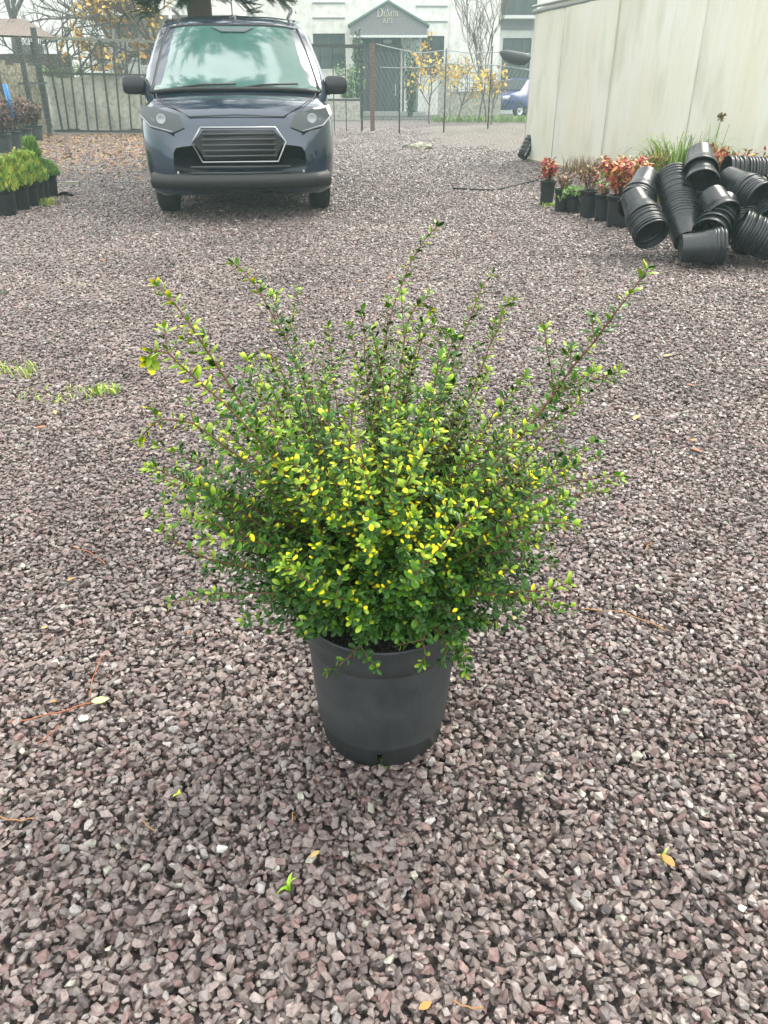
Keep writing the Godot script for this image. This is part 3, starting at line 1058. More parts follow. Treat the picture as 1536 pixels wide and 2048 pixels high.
func film_image() -> Image:
	# dulled plastic: fine vertical wipe streaks, ochre patches, grey-green algae blotches along the foot, milky scratches
	var w := 1024
	var h := 512
	var im := Image.create(w, h, false, Image.FORMAT_RGB8)
	var n1 := FastNoiseLite.new()
	n1.seed = 41; n1.frequency = 0.008
	n1.fractal_octaves = 4
	var n2 := FastNoiseLite.new()
	n2.seed = 42; n2.frequency = 0.05
	n2.fractal_octaves = 3
	var n3 := FastNoiseLite.new()
	n3.seed = 43; n3.frequency = 0.012
	n3.fractal_octaves = 4
	for y in h:
		for x in w:
			var streak := n2.get_noise_2d(x * 1.3, y * 0.05) * 0.55 + n2.get_noise_2d(x * 4.0, y * 0.12 + 90.0) * 0.45
			var c := Color(0.885, 0.88, 0.83)
			c = c.lerp(Color(0.86, 0.835, 0.74), clampf(n1.get_noise_2d(x * 0.8, y * 0.2) * 0.9 + 0.4, 0, 1) * 0.75)
			c = c.lerp(Color(0.92, 0.93, 0.91), clampf(streak * 1.3, 0, 1) * 0.35)
			c = c.lerp(Color(0.74, 0.72, 0.62), clampf(-streak * 1.2, 0, 1) * 0.18)
			var algae := clampf(n3.get_noise_2d(x * 0.9, y * 0.25) * 1.5 - 0.1, 0, 1)
			c = c.lerp(Color(0.72, 0.72, 0.63), algae * 0.5)
			im.set_pixel(x, y, c)
	var g := RandomNumberGenerator.new()
	g.seed = 44
	for k in 260:
		var x := g.randi_range(5, w - 30)
		var y := g.randi_range(5, h - 60)
		var l := g.randi_range(8, 42)
		var sl := g.randf_range(-0.4, 0.4)
		for q in l:
			im.set_pixel(clampi(x + int(q * sl), 0, w - 1), y + q, im.get_pixel(clampi(x + int(q * sl), 0, w - 1), y + q).lerp(Color(0.96, 0.97, 0.95), 0.5))
	return im

# ---------------------------------------------------------------- the van
func van_section(st: Array) -> Array:
	var w: float = st[1]
	var b: float = st[2]
	var T: float = st[3]
	if T <= 1.125:
		var h := T - b
		return [Vector2(0, b), Vector2(w * 0.86, b), Vector2(w * 0.95, b + 0.04), Vector2(w * 0.99, b + h * 0.3), Vector2(w, b + h * 0.55), Vector2(w * 0.985, T - h * 0.2), Vector2(w * 0.94, T - h * 0.07), Vector2(w * 0.84, T - 0.012), Vector2(w * 0.5, T + 0.008), Vector2(0, T + 0.016)]
	var wr := w - (T - 1.08) * 0.27
	var k := clampf((T - 1.12) / 0.3, 0, 1)
	return [Vector2(0, b), Vector2(w * 0.86, b), Vector2(w * 0.95, b + 0.04), Vector2(w * 0.99, b + 0.27), Vector2(w, b + 0.5), Vector2(w * 0.985, lerpf(T - 0.18, 1.05, k)), Vector2(lerpf(w * 0.94, wr + 0.035, k), T - lerpf(0.06, 0.11, k)), Vector2(lerpf(w * 0.84, wr - 0.035, k), T - 0.022), Vector2(w * 0.45, T + 0.008), Vector2(0, T + 0.02)]

func build_van() -> void:
	var v := thing("parked_van", "dark navy passenger van parked facing the camera with a windscreen coloured by painted sky reflection", "van", Vector3(-1.31, 0.006, -7.71), 0.15)
	var paint := mat(lin(0.008, 0.022, 0.045), 0.22)
	paint.metallic = 0.25
	paint.clearcoat_enabled = true
	paint.clearcoat = 1.0
	paint.clearcoat_roughness = 0.06
	var black := mat(lin(0.012, 0.012, 0.013), 0.55)
	var chrome := mat(lin(0.7, 0.7, 0.7), 0.15, 1.0)
	var st := [[0.0, 0.60, 0.34, 0.66], [0.03, 0.70, 0.28, 0.80], [0.10, 0.79, 0.24, 0.90], [0.22, 0.855, 0.22, 0.965], [0.42, 0.895, 0.21, 1.02], [0.68, 0.915, 0.2, 1.045], [0.84, 0.917, 0.2, 1.06], [0.98, 0.917, 0.2, 1.14], [1.1, 0.917, 0.2, 1.235], [1.25, 0.917, 0.2, 1.352], [1.4, 0.917, 0.2, 1.463], [1.55, 0.917, 0.2, 1.565], [1.68, 0.917, 0.2, 1.645], [1.78, 0.917, 0.2, 1.692], [1.95, 0.917, 0.2, 1.742], [2.3, 0.917, 0.2, 1.79], [2.9, 0.917, 0.2, 1.815], [3.6, 0.915, 0.2, 1.81], [4.1, 0.905, 0.22, 1.78], [4.32, 0.88, 0.26, 1.70], [4.40, 0.80, 0.36, 1.55]]
	var s := start()
	var prev := []
	for e in st:
		var half := van_section(e)
		var row := []
		for q in half:
			row.append(Vector3(q.x, q.y, -e[0]))
		for q in range(half.size() - 2, 0, -1):
			row.append(Vector3(-half[q].x, half[q].y, -e[0]))
		if prev.size() > 0:
			for q in row.size():
				var q2 := (q + 1) % row.size()
				quad(s, prev[q], prev[q2], row[q2], row[q])
		else:
			for q in range(1, row.size() - 1):
				tri(s, row[0], row[q], row[q + 1])
		prev = row
	for q in range(1, prev.size() - 1):
		tri(s, prev[0], prev[q + 1], prev[q])
	obj("body", s, paint, v)
	# windscreen: glass with sky reflection painted into its green, just proud of the opening
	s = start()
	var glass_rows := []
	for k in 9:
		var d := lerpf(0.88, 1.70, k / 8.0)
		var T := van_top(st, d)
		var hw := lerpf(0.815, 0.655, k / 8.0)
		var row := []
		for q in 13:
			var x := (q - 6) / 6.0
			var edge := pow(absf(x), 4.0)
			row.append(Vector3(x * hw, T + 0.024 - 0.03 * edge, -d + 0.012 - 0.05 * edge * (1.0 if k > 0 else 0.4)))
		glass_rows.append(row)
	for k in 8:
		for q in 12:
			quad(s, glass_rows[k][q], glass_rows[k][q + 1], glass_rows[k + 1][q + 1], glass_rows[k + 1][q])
	var gm := speckled(lin(0.055, 0.130, 0.114), 0.10, 0.01, 0.06, 1.2, 18, false)  # green albedo stands in for the sky mirrored in the glass
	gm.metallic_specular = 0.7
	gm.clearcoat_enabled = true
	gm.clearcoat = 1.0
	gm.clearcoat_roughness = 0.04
	obj("windscreen", s, gm, v).set_meta("label", "pale green windscreen with the sky reflection in its colour")
	s = start()
	for e in [-1.0, 1.0]:
		var pts := []
		for k in 9:
			var row2: Array = glass_rows[k]
			pts.append(row2[0 if e < 0 else 12] + Vector3(e * 0.006, 0.004, 0))
		tube(s, pts, [0.016], 6)
	tube(s, glass_rows[8].map(func(p): return p + Vector3(0, 0.004, -0.008)), [0.014], 6)
	tube(s, glass_rows[0].map(func(p): return p + Vector3(0, -0.002, 0.012)), [0.02], 6)
	obj("windscreen_seal", s, black, v)
	# the shaded sensor panel at the top of the glass
	s = start()
	quad(s, Vector3(-0.22, van_top(st, 1.66) + 0.034, -1.648), Vector3(0.22, van_top(st, 1.66) + 0.034, -1.648), Vector3(0.12, van_top(st, 1.58) + 0.036, -1.565), Vector3(-0.12, van_top(st, 1.58) + 0.036, -1.565))
	obj("sensor_panel", s, mat(lin(0.09, 0.12, 0.125), 0.3), v)
	for e in [-1.0, 1.0]:
		s = start()
		tube(s, [Vector3(e * 0.30 - 0.35, 1.10, -0.87), Vector3(e * 0.3 - 0.05, 1.14, -0.90), Vector3(e * 0.3 + 0.30, 1.15, -0.90)], [0.010], 5)
		obj("wiper", s, black, v)
	# grille, bumper, lamps
	s = start()
	box(s, Vector3(0, 0.66, 0.012), Vector3(0.62, 0.24, 0.03))
	for e in [-1.0, 1.0]:
		tri(s, Vector3(e * 0.31, 0.78, 0.027), Vector3(e * 0.31, 0.54, 0.027), Vector3(e * 0.40, 0.68, 0.012))
	obj("grille", s, black, v)
	for k in 5:
		s = start()
		box(s, Vector3(0, 0.57 + 0.045 * k, 0.034), Vector3(0.66, 0.014, 0.014))
		obj("grille_bar", s, mat(lin(0.05, 0.055, 0.06), 0.35), v)
	s = start()
	tube(s, [Vector3(-0.33, 0.80, 0.02), Vector3(0.33, 0.80, 0.02), Vector3(0.42, 0.68, 0.0), Vector3(0.34, 0.52, 0.02), Vector3(-0.34, 0.52, 0.02), Vector3(-0.42, 0.68, 0.0), Vector3(-0.33, 0.80, 0.02)], [0.009], 6)
	obj("grille_surround", s, mat(lin(0.4, 0.41, 0.42), 0.3, 1.0), v)
	for e in [-1.0, 1.0]:
		s = start()
		var rim := [Vector3(e * 0.46, 0.80, -0.03), Vector3(e * 0.50, 0.90, -0.085), Vector3(e * 0.70, 0.955, -0.20), Vector3(e * 0.84, 0.975, -0.34), Vector3(e * 0.862, 0.90, -0.27), Vector3(e * 0.77, 0.80, -0.095), Vector3(e * 0.58, 0.755, -0.02)]
		var c := Vector3(e * 0.67, 0.87, -0.085)
		for k in rim.size():
			tri(s, c + Vector3(0, 0, 0.02), rim[k] + Vector3(e * 0.012, 0, 0.012), rim[(k + 1) % rim.size()] + Vector3(e * 0.012, 0, 0.012))
		var hl := obj("headlight", s, mat(lin(0.035, 0.045, 0.047), 0.03), v)
		s = start()
		lathe(s, [[0.0, 0.0], [0.02, 0.004], [0.035, 0.012], [0.042, 0.010]], 14)
		var lamp := obj("lamp", s, mat(lin(0.35, 0.37, 0.38), 0.15), hl)
		lamp.position = c + Vector3(0, 0, 0.024)
		lamp.rotation_degrees = Vector3(90, 0, 0)
		s = start()
		tube(s, [rim[6] + Vector3(0, 0.012, 0.03), rim[5] + Vector3(0, 0.012, 0.03), rim[4] + Vector3(e * 0.01, 0.0, 0.03)], [0.008], 5)
		obj("day_lamp", s, mat(lin(0.2, 0.21, 0.22), 0.3), hl)
		s = start()
		lathe(s, [[0.0, 0.0], [0.05, 0.004], [0.065, 0.0]], 14)
		var fog := obj("fog_lamp", s, mat(lin(0.3, 0.33, 0.34), 0.1), v)
		fog.position = Vector3(e * 0.62, 0.42, -0.015)
		fog.rotation_degrees = Vector3(90, e * 15, 0)
	s = start()
	var bump := []
	for q in 13:
		var x := (q - 6) / 6.0
		bump.append(Vector3(x * 0.80, 0.36, 0.035 - 0.16 * pow(absf(x), 3.0)))
	tube(s, bump, [0.075], 8)
	obj("bumper", s, black, v)
	for k in 2:
		s = start()
		tube(s, [Vector3(-0.45, 0.43 + 0.05 * k, 0.045), Vector3(0, 0.43 + 0.05 * k, 0.075), Vector3(0.45, 0.43 + 0.05 * k, 0.045)], [0.012], 5)
		obj("intake_bar", s, mat(lin(0.03, 0.032, 0.034), 0.4), v)
	# bonnet shut lines and the crease along each side of it
	for e in [-1.0, 1.0]:
		s = start()
		tube(s, [Vector3(e * 0.42, 0.885, -0.075), Vector3(e * 0.62, 0.985, -0.24), Vector3(e * 0.73, 1.035, -0.5), Vector3(e * 0.765, 1.066, -0.8)], [0.005], 4)
		obj("shut_line", s, black, v)
	s = start()
	tube(s, [Vector3(-0.42, 0.885, -0.075), Vector3(0, 0.90, -0.07), Vector3(0.42, 0.885, -0.075)], [0.005], 4)
	obj("shut_line", s, black, v)
	# mirrors
	for e in [-1.0, 1.0]:
		s = start()
		var prof := []
		for k in 7:
			var u := k / 6.0
			prof.append(Vector3(e * (0.90 + 0.20 * u), 1.12 + 0.02 * u, -1.18 + 0.04 * u))
		var shell := start()
		loft_box(shell, Vector3(e * 1.0, 1.14, -1.16), Vector3(0.23, 0.17, 0.13), 0.045)
		var mi := obj("mirror", shell, mat(lin(0.014, 0.016, 0.018), 0.3), v)
		s = start()
		box(s, Vector3(e * 1.0, 1.14, -1.232), Vector3(0.18, 0.12, 0.006))
		obj("mirror_glass", s, mat(lin(0.6, 0.63, 0.63), 0.05, 1.0), mi)
		s = start()
		box(s, Vector3(e * 0.905, 1.075, -1.17), Vector3(0.07, 0.05, 0.06))
		obj("mirror_foot", s, black, mi)
		# side glass
		s = start()
		for g in [[1.45, 2.25], [2.32, 3.15], [3.22, 4.05]]:
			var a: float = g[0]
			var b: float = g[1]
			var ta := minf(van_top(st, a) - 0.13, 1.62)
			var tb := minf(van_top(st, b) - 0.13, 1.62)
			quad(s, Vector3(e * 0.912, 1.10, -a), Vector3(e * 0.912, 1.10, -b), Vector3(e * (0.925 - (tb - 1.08) * 0.25), tb, -b), Vector3(e * (0.925 - (ta - 1.08) * 0.25), ta, -a))
		obj("side_glass", s, mat(lin(0.02, 0.025, 0.028), 0.05), v)
		# roof rails
		s = start()
		tube(s, [Vector3(e * 0.64, 1.74, -1.92), Vector3(e * 0.645, 1.83, -2.05), Vector3(e * 0.65, 1.865, -2.3), Vector3(e * 0.655, 1.885, -3.0), Vector3(e * 0.65, 1.87, -3.8), Vector3(e * 0.65, 1.78, -4.1)], [0.018], 8)
		obj("roof_rail", s, mat(lin(0.45, 0.46, 0.46), 0.3, 0.8), v)
	s = start()
	lathe(s, [[0.045, 0.0], [0.035, 0.02], [0.012, 0.035], [0.0, 0.036]], 12)
	bar(s, Vector3(0, 0.03, 0), Vector3(-0.005, 0.48, -0.16), 0.006, 6)
	var an := obj("antenna", s, black, v)
	an.position = Vector3(0.0, 1.76, -1.98)
	# wheels
	for e in [-1.0, 1.0]:
		for z in [-0.86, -3.55]:
			var tyre := start()
			lathe(tyre, [[0.20, -0.09], [0.27, -0.10], [0.305, -0.085], [0.315, -0.04], [0.315, 0.04], [0.305, 0.085], [0.27, 0.10], [0.20, 0.09]], 28)
			var o := obj("wheel", tyre, mat(lin(0.012, 0.012, 0.012), 0.75), v)
			o.position = Vector3(e * 0.765, 0.315, z)
			o.rotation_degrees = Vector3(0, 0, 90)
			var rimm := start()
			lathe(rimm, [[0.0, -0.06], [0.05, -0.06], [0.06, -0.03], [0.17, -0.04], [0.20, -0.085], [0.20, 0.085], [0.17, 0.04], [0.06, 0.03], [0.05, 0.06], [0.0, 0.06]], 20)
			obj("hub", rimm, mat(lin(0.35, 0.36, 0.37), 0.3, 0.7), o)

func van_top(st: Array, d: float) -> float:
	for k in range(1, st.size()):
		if d <= st[k][0]:
			return lerpf(st[k - 1][3], st[k][3], (d - st[k - 1][0]) / (st[k][0] - st[k - 1][0]))
	return st[st.size() - 1][3]

func loft_box(s: SurfaceTool, at: Vector3, size: Vector3, rad: float) -> void:
	# a box with generously rounded corners
	var n := 10
	var m := 6
	var rows := []
	for k in m + 1:
		var th := -PI / 2 + PI * k / m
		var row := []
		for q in n * 2:
			var ph := TAU * q / (n * 2)
			var d := Vector3(cos(th) * cos(ph), sin(th), cos(th) * sin(ph))
			var core := Vector3(signf(d.x) * pow(absf(d.x), 0.45), signf(d.y) * pow(absf(d.y), 0.45), signf(d.z) * pow(absf(d.z), 0.45))
			row.append(at + Vector3(core.x * size.x, core.y * size.y, core.z * size.z) * 0.5)
		rows.append(row)
	for k in m:
		for q in n * 2:
			var q2 := (q + 1) % (n * 2)
			quad(s, rows[k][q], rows[k + 1][q], rows[k + 1][q2], rows[k][q2])

func build_blue_car() -> void:
	# front towards -x; only its nose shows past the greenhouse
	var c := thing("parked_car", "blue car parked in the street with only its nose past the greenhouse", "car", Vector3(5.149, 0.000, -38.163))
	c.position += Vector3(-0.25, 0.0, -1.0)
	c.rotation.y = 0.75
	var prof := [Vector2(0.0, 0.32), Vector2(-0.02, 0.62), Vector2(0.06, 0.82), Vector2(0.35, 0.95), Vector2(0.95, 1.06), Vector2(1.55, 1.48), Vector2(2.1, 1.58), Vector2(3.2, 1.55), Vector2(3.9, 1.1), Vector2(4.1, 0.9), Vector2(4.1, 0.35)]
	var s := start()
	var prev := []
	for k in prof.size():
		var p: Vector2 = prof[k]
		var hw := 0.86 - (0.18 if p.y > 1.3 else 0.0)
		var inset := 0.12 if k < 2 else 0.0
		var row := [Vector3(p.x + inset, p.y, -hw), Vector3(p.x, p.y, -hw * 0.6), Vector3(p.x, p.y, hw * 0.6), Vector3(p.x + inset, p.y, hw)]
		if k > 0:
			for q in 3:
				quad(s, prev[q], row[q], row[q + 1], prev[q + 1])
		prev = row
	for e in [-1.0, 1.0]:
		for k in range(0, prof.size() - 1):
			var p: Vector2 = prof[k]
			var p2: Vector2 = prof[k + 1]
			var h1 := 0.86 - (0.18 if p.y > 1.3 else 0.0)
			var h2 := 0.86 - (0.18 if p2.y > 1.3 else 0.0)
			tri(s, Vector3(2.0, 0.5, e * 0.88), Vector3(p.x + (0.12 if k < 2 else 0.0), p.y, e * h1), Vector3(p2.x + (0.12 if k + 1 < 2 else 0.0), p2.y, e * h2))
	var paint := mat(lin(0.004, 0.020, 0.11), 0.35)
	paint.clearcoat_enabled = true
	paint.clearcoat = 0.3
	obj("body", s, paint, c)
	s = start()
	quad(s, Vector3(1.0, 1.09, -0.70), Vector3(1.0, 1.09, 0.70), Vector3(1.53, 1.475, 0.60), Vector3(1.53, 1.475, -0.60))
	var gl := obj("windscreen", s, mat(lin(0.02, 0.028, 0.032), 0.35), c)
	gl.position = Vector3(-0.02, 0.03, 0)
	s = start()
	box(s, Vector3(-0.03, 0.48, 0), Vector3(0.10, 0.16, 1.5))
	obj("bumper", s, mat(lin(0.015, 0.015, 0.016), 0.6), c)
	for e in [-1.0, 1.0]:
		s = start()
		loft_box(s, Vector3(0.16, 0.80, e * 0.66), Vector3(0.34, 0.17, 0.36), 0.03)
		obj("headlight", s, mat(lin(0.62, 0.64, 0.64), 0.1), c)
	for z in [-0.72, 0.80]:
		for x in [0.85, 3.2]:
			s = start()
			lathe(s, [[0.21, -0.09], [0.30, -0.10], [0.325, -0.06], [0.325, 0.06], [0.30, 0.10], [0.21, 0.09]], 24)
			var o := obj("wheel", s, mat(lin(0.012, 0.012, 0.012), 0.8), c)
			o.position = Vector3(x, 0.325, z)
			o.rotation_degrees = Vector3(90, 0, 0)
			s = start()
			lathe(s, [[0.0, 0.07], [0.05, 0.08], [0.07, 0.05], [0.18, 0.06], [0.21, 0.09]], 20)
			lathe(s, [[0.0, -0.07], [0.21, -0.09]], 20)
			obj("hub", s, mat(lin(0.45, 0.46, 0.46), 0.3, 0.7), o)

# ---------------------------------------------------------------- fences
func piece(parent: Node, called: String, a: Vector3, b: Vector3, rad: float, m: Material, sides := 6) -> void:
	var s := start()
	bar(s, a, b, rad, sides)
	obj(called, s, m, parent)

func flat_bar(parent: Node, called: String, a: Vector3, b: Vector3, w: float, t: float, m: Material) -> void:
	var s := start(true)
	var d := b - a
	var y := d.normalized()
	var x := y.cross(Vector3.BACK).normalized()
	box(s, (a + b) * 0.5, Vector3(w, d.length(), t), Basis(x, y, x.cross(y)))
	obj(called, s, m, parent)

func build_fences() -> void:
	rng.seed = 707
	var wood := speckled(lin(0.042, 0.044, 0.040), 0.85, 0.03, 0.5, 3.0, 61)
	var pale := speckled(lin(0.16, 0.165, 0.12), 0.85, 0.03, 0.4, 3.0, 62)
	var g := thing("metal_gate", "weathered grey yard gate of upright bars with a diagonal brace", "gate", Vector3.ZERO)
	var z := -24.0
	flat_bar(g, "top_rail", Vector3(-9.098, 2.315, -24.000), Vector3(-5.772, 2.224, -24.000), 0.07, 0.06, pale)
	flat_bar(g, "middle_rail", Vector3(-9.054, 1.507, -24.000), Vector3(-5.878, 1.436, -24.000), 0.06, 0.05, wood)
	flat_bar(g, "bottom_rail", Vector3(-9.209, 0.097, -24.000), Vector3(-6.063, 0.072, -24.000), 0.06, 0.05, wood)
	flat_bar(g, "bar", Vector3(-9.020, 2.304, -24.000), Vector3(-8.996, 0.097, -24.000), 0.05, 0.03, wood)
	flat_bar(g, "bar", Vector3(-8.729, 2.297, -24.000), Vector3(-8.811, 0.097, -24.000), 0.04, 0.03, wood)
	flat_bar(g, "bar", Vector3(-8.451, 2.289, -24.000), Vector3(-8.579, 0.097, -24.000), 0.04, 0.03, wood)
	flat_bar(g, "bar", Vector3(-8.160, 2.282, -24.000), Vector3(-8.271, 0.097, -24.000), 0.04, 0.03, wood)
	flat_bar(g, "bar", Vector3(-7.855, 2.274, -24.000), Vector3(-8.011, 0.097, -24.000), 0.04, 0.03, wood)
	flat_bar(g, "bar", Vector3(-7.564, 2.267, -24.000), Vector3(-7.641, 0.097, -24.000), 0.05, 0.03, wood)
	flat_bar(g, "bar", Vector3(-7.219, 2.258, -24.000), Vector3(-7.370, 0.097, -24.000), 0.04, 0.03, wood)
	flat_bar(g, "bar", Vector3(-6.901, 2.250, -24.000), Vector3(-7.065, 0.097, -24.000), 0.04, 0.03, wood)
	flat_bar(g, "bar", Vector3(-6.569, 2.241, -24.000), Vector3(-6.746, 0.097, -24.000), 0.04, 0.03, wood)
	flat_bar(g, "bar", Vector3(-6.237, 2.232, -24.000), Vector3(-6.426, 0.097, -24.000), 0.04, 0.03, wood)
	flat_bar(g, "bar", Vector3(-5.905, 2.224, -24.000), Vector3(-6.107, 0.097, -24.000), 0.04, 0.03, wood)
	flat_bar(g, "brace", Vector3(-7.557, 2.267, -23.940), Vector3(-8.337, 1.459, -23.940), 0.045, 0.03, wood)
	# sheet hung on the lower half of the gate
	var cloth := speckled(lin(0.42, 0.42, 0.34), 0.8, 0.02, 0.25, 1.2, 63)
	var s := start()
	var P := []
	for i in 41:
		var col := []
		for j in 9:
			var u := i / 40.0
			var lo := Vector3(-9.293, 0.180, -24.120)
			var hi := Vector3(-6.083, 0.142, -24.120)
			var base := lo.lerp(hi, u)
			base.y = 0.15
			var top := 1.45 - 0.06 * sin(u * 9.0)
			col.append(base + Vector3(0, (top - 0.15) * j / 8.0, 0.05 * sin(u * 60.0) * 0.5 + 0.03 * sin(j * 0.9 + u * 11)))
		P.append(col)
	for i in 40:
		for j in 8:
			quad(s, P[i][j], P[i][j + 1], P[i + 1][j + 1], P[i + 1][j])
	tag(obj("tarpaulin", s, cloth), "pale dirty sheet hung along the lower half of the yard gate", "tarpaulin")
	# the rail that carries on behind and past the van
	var g2 := thing("rail_fence", "grey rail fence with thin uprights showing right of the van", "fence", Vector3.ZERO)
	flat_bar(g2, "top_rail", Vector3(-5.797, 2.218, -24.100), Vector3(-0.617, 2.126, -24.100), 0.08, 0.06, wood)
	flat_bar(g2, "bottom_rail", Vector3(-5.981, 0.861, -24.100), Vector3(-0.635, 0.861, -24.100), 0.05, 0.05, wood)
	flat_bar(g2, "upright", Vector3(-1.717, 2.138, -24.100), Vector3(-1.729, 0.092, -24.100), 0.025, 0.03, wood)
	flat_bar(g2, "upright", Vector3(-1.382, 2.138, -24.100), Vector3(-1.391, 0.092, -24.100), 0.025, 0.03, wood)
	flat_bar(g2, "upright", Vector3(-1.046, 2.138, -24.100), Vector3(-1.054, 0.092, -24.100), 0.025, 0.03, wood)
	flat_bar(g2, "upright", Vector3(-0.617, 2.138, -24.100), Vector3(-0.618, 0.092, -24.100), 0.06, 0.03, wood)
	flat_bar(g2, "upright", Vector3(-5.339, 2.138, -24.100), Vector3(-5.354, 0.092, -24.100), 0.025, 0.03, wood)
	flat_bar(g2, "upright", Vector3(-4.936, 2.138, -24.100), Vector3(-4.947, 0.092, -24.100), 0.025, 0.03, wood)
	# left run: posts and boarded panels
	var f := thing("panel_fence", "panel fence of stained boards between leaning posts in the far left corner", "fence", Vector3.ZERO)
	flat_bar(f, "post", Vector3(-9.208, 2.540, -23.800), Vector3(-9.316, -0.045, -23.800), 0.12, 0.10, wood)
	flat_bar(f, "post", Vector3(-9.159, 2.287, -22.600), Vector3(-9.192, -0.059, -22.600), 0.11, 0.09, wood)
	flat_bar(f, "post", Vector3(-9.132, 2.322, -21.000), Vector3(-9.248, -0.155, -21.000), 0.11, 0.09, wood)
	flat_bar(f, "rail", Vector3(-9.350, 1.248, -22.550), Vector3(-9.097, 1.268, -23.700), 0.05, 0.05, wood)
	var pan := speckled(lin(0.24, 0.22, 0.15), 0.85, 0.02, 0.4, 1.4, 64)
	for k in 8:
		var a := Vector3(-9.753, -0.116, -21.100).lerp(Vector3(-9.313, -0.015, -23.700), k / 8.0)
		var b := Vector3(-9.753, -0.116, -21.100).lerp(Vector3(-9.313, -0.015, -23.700), (k + 0.94) / 8.0)
		a.y = 0.02
		b.y = 0.02
		var ss := start(true)
		var up := Vector3(0, 1.7 + r(-0.08, 0.08), 0)
		var nn := Vector3(0, 0, -0.02 - 0.01 * (k % 2))
		box(ss, (a + b) * 0.5 + up * 0.5 + nn, Vector3((b - a).length(), up.y, 0.022), Basis(Vector3.UP, -atan2((b - a).z, (b - a).x)))
		obj("board", ss, pan, f)
	# brushwood leaning at the left edge
	var bw := thing("brushwood", "tall bundle of dry brown brushwood leaning at the left edge", "brushwood", Vector3(-8.686, 0.000, -19.447))
	s = start()
	for k in 260:
		var foot := Vector3(r(-0.85, 0.35), 0, r(-0.35, 0.35))
		var lean := Vector3(-0.45 + r(-0.35, 0.2), r(2.2, 3.9), r(-0.3, 0.1))
		s.set_color(tint_of([Color(0.16, 0.12, 0.075), Color(0.22, 0.18, 0.12), Color(0.10, 0.075, 0.05), Color(0.28, 0.25, 0.18)]))
		tube(s, curve(foot, foot + lean * 0.5 + rand_dir() * 0.15, foot + lean + rand_dir() * 0.2, 5), [0.014, 0.013, 0.012, 0.01, 0.007, 0.003], 4, false)
	obj("sticks", s, vmat(0.85), bw).set_meta("kind", "stuff")
	s = start()
	bar(s, Vector3(-7.589, 1.207, -17.600), Vector3(-7.560, 0.602, -17.600), 0.045, 10)
	tag(obj("blue_stick", s, mat(lin(0.03, 0.22, 0.55), 0.5)), "bright blue plastic pole standing among the dark red shrubs", "pole")
	# open shed behind
	var sh := thing("shed", "low lean-to shed with a brown underside behind the left fence", "shed", Vector3.ZERO)
	s = start(true)
	var ra := Vector3(-11.849, 2.734, -26.000)
	var rb := Vector3(-9.448, 2.441, -26.000)
	quad(s, Vector3(-12.486, 3.007, -27.500), Vector3(-10.863, 2.981, -27.500), rb, Vector3(-11.677, 2.488, -25.500))
	quad(s, Vector3(-10.863, 2.981, -27.500) + Vector3(0, -0.05, 0), Vector3(-12.486, 3.007, -27.500) + Vector3(0, -0.05, 0), Vector3(-11.677, 2.488, -25.500) + Vector3(0, -0.05, 0), rb + Vector3(0, -0.05, 0))
	obj("roof", s, speckled(lin(0.14, 0.10, 0.08), 0.8, 0.03, 0.4, 2.0, 66), sh)
	s = start(true)
	box(s, Vector3(-11.9, 1.05, -28.2), Vector3(4.0, 2.1, 0.1))
	obj("back_wall", s, speckled(lin(0.10, 0.08, 0.065), 0.85, 0.03, 0.4, 2.0, 67), sh)
	for x in [-13.4, -10.4]:
		flat_bar(sh, "post", Vector3(x, 2.35, -26.6), Vector3(x, 0.0, -26.6), 0.1, 0.1, wood)
	# wire fence right of the van
	var wf := thing("wire_fence", "sagging wire fence on thin posts in front of the apartment entrance", "fence", Vector3.ZERO)
	var rust := speckled(lin(0.13, 0.065, 0.05), 0.85, 0.03, 0.4, 3.0, 68)
	var thin := mat(lin(0.05, 0.04, 0.035), 0.8)
	flat_bar(wf, "rusty_post", Vector3(-0.307, 2.213, -24.000), Vector3(-0.322, 0.097, -24.000), 0.12, 0.12, rust)
	for e in [Vector3(1.686, 2.084, -24.200), Vector3(2.923, 2.142, -24.200), Vector3(0.432, 2.049, -24.200)]:
		piece(wf, "post", Vector3(e.x, e.y, e.z), Vector3(e.x, 0, e.z), 0.022, thin)
	var wire := mat(lin(0.30, 0.32, 0.32), 0.5, 0.4)
	var w1 := [Vector3(-0.214, 2.183, -24.100), Vector3(0.430, 2.057, -24.100), Vector3(0.969, 1.976, -24.100), Vector3(1.681, 2.034, -24.100), Vector3(2.316, 1.976, -24.100), Vector3(2.920, 1.999, -24.100), Vector3(3.934, 1.953, -24.100)]
	var w2 := [Vector3(-0.109, 1.638, -24.100), Vector3(0.570, 1.626, -24.100), Vector3(1.112, 1.650, -24.100), Vector3(1.693, 1.732, -24.100), Vector3(2.331, 1.685, -24.100), Vector3(2.941, 1.697, -24.100), Vector3(3.968, 1.579, -24.100)]
	for w in [w1, w2]:
		s = start()
		tube(s, smooth_path(w, 5), [0.012], 5)
		obj("wire", s, wire, wf)
	# chain-link netting
	s = start()
	for k in 34:
		var x0 := -0.2 + k * 0.115
		for e in [-1.0, 1.0]:
			bar(s, Vector3(x0, 0.3, -24.15), Vector3(x0 + e * 0.9, 2.0, -24.15), 0.0035, 3)
	obj("netting", s, wire, wf).set_meta("kind", "stuff")
	# dark deflated thing hung on the wire
	s = start()
	var hang := [Vector3(3.109, 1.996, -24.000), Vector3(3.275, 1.926, -24.000), Vector3(3.522, 1.857, -24.000), Vector3(3.766, 1.834, -24.000), Vector3(3.952, 1.869, -24.000)]
	tube(s, smooth_path(hang, 4), [0.03, 0.05, 0.08, 0.11, 0.13, 0.14, 0.15, 0.155, 0.16, 0.16, 0.16, 0.155, 0.15, 0.13, 0.10, 0.06, 0.02], 12)
